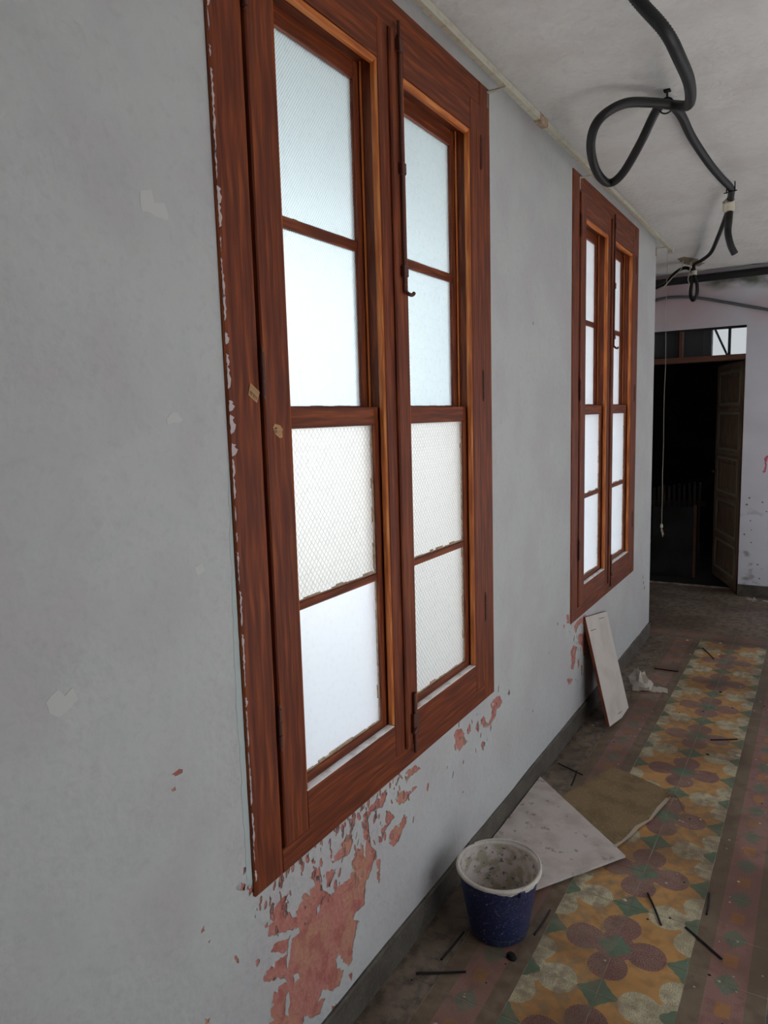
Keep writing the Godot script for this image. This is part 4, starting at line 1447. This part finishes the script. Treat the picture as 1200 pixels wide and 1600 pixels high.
	sheet(bp, jag([0.0, -5.93, 0.06, -5.90, 0.11, -5.98, 0.14, -6.24, 0.09, -6.34, 0.05, -6.30, 0.02, -6.15], 0.012, 0.03), func(v: Vector2, t: float) -> Vector3: return Vector3(v.x, CEIL - t, v.y), Vector3.DOWN, 0.004)
	var cl: Node3D = get_node("ceiling")
	put("bare_patch", bp, M.plug, cl).set_meta("label", "brown broken plaster patch")


func lathe_at(s: SurfaceTool, prof: Array, sides: int, at: Vector3) -> void:
	var t := mb()
	lathe(t, prof, sides)
	s.append_from(t.commit(), 0, Transform3D(Basis(), at))


# ---------------------------------------------------------------- things on the floor
func build_bucket() -> void:
	var b := base("plaster_bucket", Vector3(0.206, 0.0, -1.91))
	tag(b, "small blue rubber bucket crusted with white plaster on the tiles", "bucket")
	var H := 0.205
	var R := 0.123
	var r := 0.088
	var s := mb()
	lathe(s, [Vector2(0.001, 0.002), Vector2(r - 0.006, 0.002), Vector2(r, 0.006), Vector2(lerpf(r, R, 0.35), H * 0.35), Vector2(lerpf(r, R, 0.7), H * 0.7), Vector2(R - 0.003, H - 0.02), Vector2(R - 0.002, H - 0.004)], 56, 0.012)
	var body := put("body", s, M.bucket, b)
	body.rotation.y = 2.0
	s = mb()
	lathe(s, [Vector2(R - 0.006, H - 0.002), Vector2(lerpf(r, R, 0.6) - 0.007, H * 0.6), Vector2(lerpf(r, R, 0.2) - 0.006, H * 0.2), Vector2(r - 0.005, 0.018), Vector2(0.001, 0.016)], 56, 0.012)
	put("lining", s, M.lining, b).set_meta("label", "pale plaster crusted inside")
	# lumpy residue on the bottom
	s = mb()
	var nr := 9
	var na := 28
	for i in nr:
		for k in na:
			var p := []
			var nn := []
			var uv := []
			for q in [[i, k], [i, k + 1], [i + 1, k + 1], [i + 1, k]]:
				var rr: float = 0.094 * q[0] / nr
				var a: float = TAU * (q[1] % na) / na
				var hh := 0.026 + 0.010 * fn.get_noise_2d(cos(a) * rr * 900.0, sin(a) * rr * 900.0)
				p.append(Vector3(cos(a) * rr, hh, sin(a) * rr))
				uv.append(Vector2(p[-1].x, p[-1].z) * 4.0)
			var n: Vector3 = (p[2] - p[0]).cross(p[3] - p[1]).normalized()
			if n.y < 0:
				n = -n
			quad(s, p, n, uv)
	put("residue", s, M.residue, b).set_meta("label", "dark lumpy residue at the bottom")
	# the rolled rim under a crust of paint
	s = mb()
	var rim := []
	for k in 65:
		var a := TAU * k / 64.0
		var w := 1.0 + 0.012 * sin(a * 2.0 + 0.7)
		rim.append(Vector3(cos(a) * R * w, H + 0.0015 * fn.get_noise_1d((k % 64) * 40.0), sin(a) * R * w))
	tube(s, PackedVector3Array(rim), 0.0065, 10)
	put("rim", s, M.crust, b)
	# uneven skirt of paint below the rim
	s = mb()
	for k in 64:
		var p := []
		for q in [[k, 0.0], [k + 1, 0.0], [k + 1, 1.0], [k, 1.0]]:
			var a: float = TAU * q[0] / 64.0
			var drop: float = 0.012 + 0.010 * absf(fn.get_noise_1d((q[0] % 64) * 57.0 + 300.0)) * 2.0
			var rr: float = (R + 0.0008 - q[1] * drop * 0.22) * (1.0 + 0.012 * sin(a * 2.0 + 0.7))
			p.append(Vector3(cos(a) * rr, H - q[1] * drop, sin(a) * rr))
		var am := TAU * (k + 0.5) / 64.0
		quad(s, p, Vector3(cos(am), -0.1, sin(am)).normalized(), [Vector2(k / 64.0, 0), Vector2((k + 1) / 64.0, 0), Vector2((k + 1) / 64.0, 0.2), Vector2(k / 64.0, 0.2)])
	put("paint_skirt", s, M.crust, b)
	# ears and the wire handle folded down over the far rim
	var a0 := deg_to_rad(36.0)
	var a1 := deg_to_rad(212.0)
	for a in [a0, a1]:
		s = mb()
		var t := Transform3D(Basis(Vector3.UP, -a), Vector3(cos(a) * (R + 0.004), H - 0.006, sin(a) * (R + 0.004)))
		bx(s, Vector3(-0.006, -0.017, -0.011), Vector3(0.006, 0.007, 0.011), 0.004, 1, Vector2.ZERO, t)
		put("ear", s, M.bucket if a == a0 else M.crust, b)
	s = mb()
	var hp := []
	for k in 25:
		var f := k / 24.0
		var a := lerpf(a0, a1 - TAU, f)
		var rr := R + 0.006 - 0.004 * sin(f * PI)
		hp.append(Vector3(cos(a) * rr, H + 0.004 + 0.010 * sin(f * PI), sin(a) * rr))
	tube(s, smooth_path(hp, 2), 0.0034, 8)
	put("handle", s, M.crust, b).set_meta("label", "paint coated wire handle")


func build_boards() -> void:
	# cardboard sheet, lying flat
	var s := mb()
	var card := [0.05, -2.62, 0.137, -2.754, 0.262, -3.10, 0.40, -3.045, 0.522, -2.99, 0.52, -2.93, 0.50, -2.82, 0.475, -2.71, 0.445, -2.63, 0.432, -2.54, 0.405, -2.46, 0.25, -2.45]
	var cs := base("cardboard_sheet", Vector3(0.3, 0.0, -2.75))
	tag(cs, "torn brown cardboard sheet lying partly under the pale triangular board", "cardboard")
	var flat := []
	for i in card.size() / 2:
		flat.append(card[2 * i] - 0.3)
		flat.append(card[2 * i + 1] + 2.75)
	sheet(s, jag(flat, 0.0015, 0.02), func(v: Vector2, t: float) -> Vector3: return Vector3(v.x, 0.0015 + t + 0.006 * maxf(0.0, v.x) * 1.5, v.y), Vector3.UP, 0.005)
	put("sheet", s, M.card, cs)
	# lifted strip of torn liner along its ragged side
	s = mb()
	var line := [Vector2(0.52, -2.93), Vector2(0.505, -2.84), Vector2(0.485, -2.73), Vector2(0.458, -2.66), Vector2(0.448, -2.60), Vector2(0.430, -2.54), Vector2(0.408, -2.47)]
	for k in line.size() - 1:
		var a: Vector2 = line[k] - Vector2(0.3, -2.75)
		var c: Vector2 = line[k + 1] - Vector2(0.3, -2.75)
		var wa := 0.006 + 0.005 * sin(k * 2.3)
		var wb := 0.006 + 0.005 * sin((k + 1) * 2.3)
		var p := [Vector3(a.x - wa, 0.0105, a.y), Vector3(c.x - wb, 0.0105, c.y), Vector3(c.x + 0.005, 0.008, c.y), Vector3(a.x + 0.005, 0.008, a.y)]
		quad(s, p, Vector3.UP, [a, c, c, a])
		var dn := []
		for v in p:
			dn.append(v - Vector3(0, 0.0015, 0))
		quad(s, dn, Vector3.DOWN, [a, c, c, a])
	put("torn_liner", s, M.torn, cs)
	s = mb()
	# curled scrap at the corner
	var prev := []
	for k in 8:
		var f := k / 7.0
		var c := Vector3(0.218 + 0.075 * f, 0.012 + 0.035 * sin(f * PI) * (1.0 - 0.4 * f), -0.20 + 0.10 * f)
		var side := Vector3(0.012, 0.0, 0.016) * (1.0 - 0.5 * f)
		if k > 0:
			var p := [prev[0], prev[1], c + side, c - side]
			var n: Vector3 = (p[1] - p[0]).cross(p[2] - p[0]).normalized()
			if n.y < 0:
				n = -n
			quad(s, p, n, [Vector2.ZERO, Vector2.ZERO, Vector2.ZERO, Vector2.ZERO])
			var dn := []
			for v in p:
				dn.append(v - n * 0.001)
			quad(s, dn, -n, [Vector2.ZERO, Vector2.ZERO, Vector2.ZERO, Vector2.ZERO])
		prev = [c - side, c + side]
	tag(put("paper_scrap", s, M.torn, self, Vector3(0.3, 0.0, -2.75)), "curled scrap of torn paper at the corner of the cardboard", "paper")
	# pale board lying over it
	var bd := mb()
	var pale := [0.016, -2.836, 0.464, -2.439, 0.235, -2.092, 0.016, -2.30]
	var o := Vector3(0.2, 0.0, -2.45)
	flat = []
	for i in 4:
		flat.append(pale[2 * i] - o.x)
		flat.append(pale[2 * i + 1] - o.z)
	sheet(bd, jag(flat, 0.0008, 0.03), func(v: Vector2, t: float) -> Vector3: return Vector3(v.x, 0.013 + t - 0.004 * v.x, v.y), Vector3.UP, 0.008)
	tag(put("pale_board", bd, M.board, self, o), "scuffed pale pointed board lying between the bucket and the cardboard", "board")
	# the laminated shelf board leaning on the wall
	var lb := base("shelf_board", Vector3(0.165, 0.0, -3.63))
	tag(lb, "white laminated shelf board with brown edges leaning against the wall", "board")
	var up := Vector3(-0.147, 0.505, -0.085).normalized()
	var along := Vector3(0.0, 0.0, -1.0)
	along = (along - up * along.dot(up)).normalized()
	var nrm := along.cross(up).normalized()
	if nrm.x < 0:
		nrm = -nrm
	var t := Transform3D(Basis(along, up, along.cross(up)), Vector3(0.0, 0.001, 0.0))
	var zs := 1.0 if along.cross(up).dot(nrm) > 0 else -1.0
	s = mb()
	bx(s, Vector3(-0.182, 0.002, minf(0, -zs * 0.015)), Vector3(0.178, 0.545, maxf(0, -zs * 0.015)), 0.001, 1, Vector2.ZERO, t)
	put("core", s, M.chipboard, lb)
	s = mb()
	bx(s, Vector3(-0.181, 0.003, minf(0, zs * 0.0012)), Vector3(0.177, 0.543, maxf(0, zs * 0.0012)), 0.0, 1, Vector2.ZERO, t)
	put("white_face", s, M.laminate, lb)
	for m in [[-0.15, 0.47, 0.09], [0.02, 0.515, 0.09], [-0.02, 0.03, 0.07]]:
		s = mb()
		bx(s, Vector3(m[0], m[1], zs * 0.0011), Vector3(m[0] + m[2], m[1] + 0.003, zs * 0.0016), 0.0, 1, Vector2.ZERO, t)
		put("pencil_line", s, M.pencil, lb)


func build_litter() -> void:
	var spots := [[0.073, -1.621, 0.194, -1.695, "beside the skirting short of the bucket"], [0.112, -1.702, 0.121, -1.838, "pointing at the foot of the bucket"], [0.318, -2.06, 0.312, -1.93, "close along the bucket's lit side"],
		[0.569, -2.292, 0.635, -2.158, "across a cream flower petal"], [0.742, -2.387, 0.748, -2.276, "along the dark stripe beside the patterned strip"], [0.701, -2.184, 0.812, -2.096, "crossing from the cream flower to the border"],
		[0.595, -3.585, 0.705, -3.651, "on the maroon flower beyond the cardboard"], [0.04, -3.008, 0.164, -2.956, "near the skirting, upper one of a crossed pair"], [0.146, -2.859, 0.129, -2.989, "near the skirting, lower one of a crossed pair"],
		[0.168, -4.476, 0.306, -4.483, "on the plain floor beyond the crumpled paper"], [0.37, -5.015, 0.46, -4.818, "at the far end of the patterned strip"]]
	for k in spots.size():
		var e = spots[k]
		var a := Vector3(e[0], 0.0, e[1])
		var b := Vector3(e[2], 0.0, e[3])
		var c := (a + b) / 2.0
		var s := mb()
		var rad := 0.0032
		var lift := rad + (0.0065 if k == 7 else 0.0)
		tube(s, smooth_path([a - c + Vector3(0, lift, 0), Vector3(0.002, lift + 0.0006, 0.001), b - c + Vector3(0, lift, 0)], 4), rad, 8)
		tag(put("iron_rod", s, M.rod, self, c), "thin black rod " + e[4], "rod", "short black rods scattered on the floor")
	# crumpled paper by the leaning board
	var im := SphereMesh.new()
	im.radius = 0.06
	im.height = 0.12
	im.radial_segments = 12
	im.rings = 7
	var arr := im.get_mesh_arrays()
	var vs: PackedVector3Array = arr[Mesh.ARRAY_VERTEX]
	var ix: PackedInt32Array = arr[Mesh.ARRAY_INDEX]
	var moved := PackedVector3Array()
	for v in vs:
		var q := v * (0.75 + 1.5 * absf(fn.get_noise_3d(v.x * 900.0, v.y * 900.0, v.z * 900.0)))
		q.y *= 1.0 + 0.9 * clampf(0.03 - absf(q.x + 0.01), 0.0, 0.03) / 0.03
		q.y = maxf(0.0, q.y + 0.035) * (1.0 + 0.5 * maxf(0.0, -q.x * 6.0))
		moved.append(Vector3(q.x * 0.95, q.y * 0.8, q.z * 0.8))
	var s := mb()
	for k in ix.size() / 3:
		var p := [moved[ix[3 * k]], moved[ix[3 * k + 1]], moved[ix[3 * k + 2]]]
		var n: Vector3 = (p[2] - p[0]).cross(p[1] - p[0]).normalized()
		if n.length() > 0.5:
			tri(s, p, [n, n, n], [Vector2.ZERO, Vector2.ZERO, Vector2.ZERO])
	for k in 3:
		var a := Vector3(0.03 + k * 0.03, 0.004, 0.02 - k * 0.01)
		var p := [a, a + Vector3(0.06, 0.002, 0.02), a + Vector3(0.05, 0.014, -0.02), a + Vector3(0.0, 0.02, -0.02)]
		quad(s, p, Vector3(0, 1, 0.3).normalized(), [Vector2.ZERO, Vector2.ZERO, Vector2.ZERO, Vector2.ZERO])
	tag(put("crumpled_paper", s, M.crumb, self, Vector3(0.165, 0.0, -4.11)), "crumpled off white paper on the floor beyond the leaning board", "paper")
	# a black lump at the foot of the bucket
	s = mb()
	lathe(s, [Vector2(0.013, 0.0), Vector2(0.015, 0.006), Vector2(0.010, 0.014), Vector2(0.001, 0.016)], 9, 0.2)
	tag(put("black_pebble", s, M.dark_crumb, self, Vector3(0.286, 0.0, -1.81)), "small black lump on the tiles in front of the bucket", "pebble")
	# plaster crumbs and grit nobody could count
	var db := base("floor_debris", Vector3.ZERO)
	tag(db, "pale plaster crumbs and dark grit scattered over the tiles", "debris", "", "stuff")
	for kind in 2:
		s = mb()
		for k in (150 if kind == 0 else 70):
			var c := Vector3(rng.randf_range(0.05, 0.95), 0.0, -rng.randf_range(1.45, 5.2))
			if c.x < 0.5 and c.z < -2.05 and c.z > -3.1 or Vector2(c.x - 0.206, c.z + 1.91).length() < 0.14 or Vector2(c.x - 0.19, c.z + 4.11).length() < 0.17:
				continue
			var r := rng.randf_range(0.0015, 0.0045) if rng.randf() < 0.93 else rng.randf_range(0.006, 0.010)
			var up := c + Vector3(0, r * 0.8, 0)
			for q in 5:
				var a := TAU * q / 5.0
				var b := TAU * (q + 1) / 5.0
				var p := [up, c + Vector3(cos(a) * r * 1.3, 0, sin(a) * r), c + Vector3(cos(b) * r * 1.3, 0, sin(b) * r)]
				var n := Vector3(cos(a + 0.6), 1, sin(a + 0.6)).normalized()
				tri(s, p, [n, n, n], [Vector2.ZERO, Vector2.ZERO, Vector2.ZERO])
		put("pale_crumbs" if kind == 0 else "dark_grit", s, M.crumb if kind == 0 else M.dark_crumb, db).set_meta("kind", "stuff")
	# rubble against the end wall
	s = mb()
	for k in 26:
		var c := Vector3(rng.randf_range(0.5, 0.75), 0.0, rng.randf_range(-6.56, -6.44))
		bx(s, Vector3(-0.014, 0, -0.006), Vector3(0.014, 0.006, 0.006), 0.002, 1, Vector2.ZERO, Transform3D(Basis(Vector3.UP, rng.randf() * TAU) * Basis(Vector3.BACK, rng.randf() * 0.5), c))
	tag(put("rubble", s, M.crumb, self), "small heap of pale rubble at the foot of the end wall", "debris", "", "stuff")


const OPENINGS := [[-0.75, -2.35, 2.4], [-3.1, -3.5, 2.4], [-5.2, -6.45, 2.4]]


func _ready() -> void:
	var cam := Camera3D.new()
	cam.name = "camera"
	cam.fov = rad_to_deg(2.0 * atan(800.0 / 1130.5))
	cam.position = Vector3(1.0, 1.57, 0.0)
	cam.rotation_order = EULER_ORDER_YXZ
	cam.rotation_degrees = Vector3(-7.4595, 31.4153, -1.6237)
	cam.current = true
	add_child(cam)
	var sky_m := ProceduralSkyMaterial.new()
	sky_m.sky_top_color = Color(0.86, 0.90, 0.95)
	sky_m.sky_horizon_color = Color(0.95, 0.97, 0.98)
	sky_m.ground_horizon_color = Color(0.80, 0.79, 0.77)
	sky_m.ground_bottom_color = Color(0.5, 0.49, 0.47)
	sky_m.sky_curve = 0.2
	sky_m.sky_energy_multiplier = 1.62
	sky_m.ground_energy_multiplier = 1.0
	var env := Environment.new()
	env.background_mode = Environment.BG_SKY
	env.sky = Sky.new()
	env.sky.sky_material = sky_m
	env.tonemap_mode = Environment.TONE_MAPPER_LINEAR
	env.tonemap_exposure = 1.27
	env.sdfgi_enabled = true
	env.ssao_enabled = true
	env.ssil_enabled = true
	var we := WorldEnvironment.new()
	we.name = "environment"
	we.environment = env
	add_child(we)

	var sun := DirectionalLight3D.new()
	sun.name = "sun"
	sun.light_energy = 8.0
	sun.light_color = Color(1.0, 0.985, 0.975)
	sun.light_angular_distance = 2.0
	sun.shadow_enabled = true
	sun.sky_mode = DirectionalLight3D.SKY_MODE_LIGHT_ONLY
	sun.rotation_degrees = Vector3(-66, 90, 0)
	add_child(sun)

	rng.seed = 4711
	fn.seed = 5
	fn.frequency = 0.03
	make_materials()
	M.door_frame = M.door.duplicate()
	M.door_frame.albedo_color = Color(0.64, 0.47, 0.42)
	M.rack = M.door.duplicate()
	M.rack.albedo_color = Color(0.3, 0.28, 0.27)
	M.moulding = mat(Color(0.66, 0.62, 0.53), 0.8)
	build_shell()
	build_window_wall()
	build_floor()
	build_windows()
	build_door()
	build_ceiling_things()
	build_boards()
	build_bucket()
	build_store_things()
	build_litter()
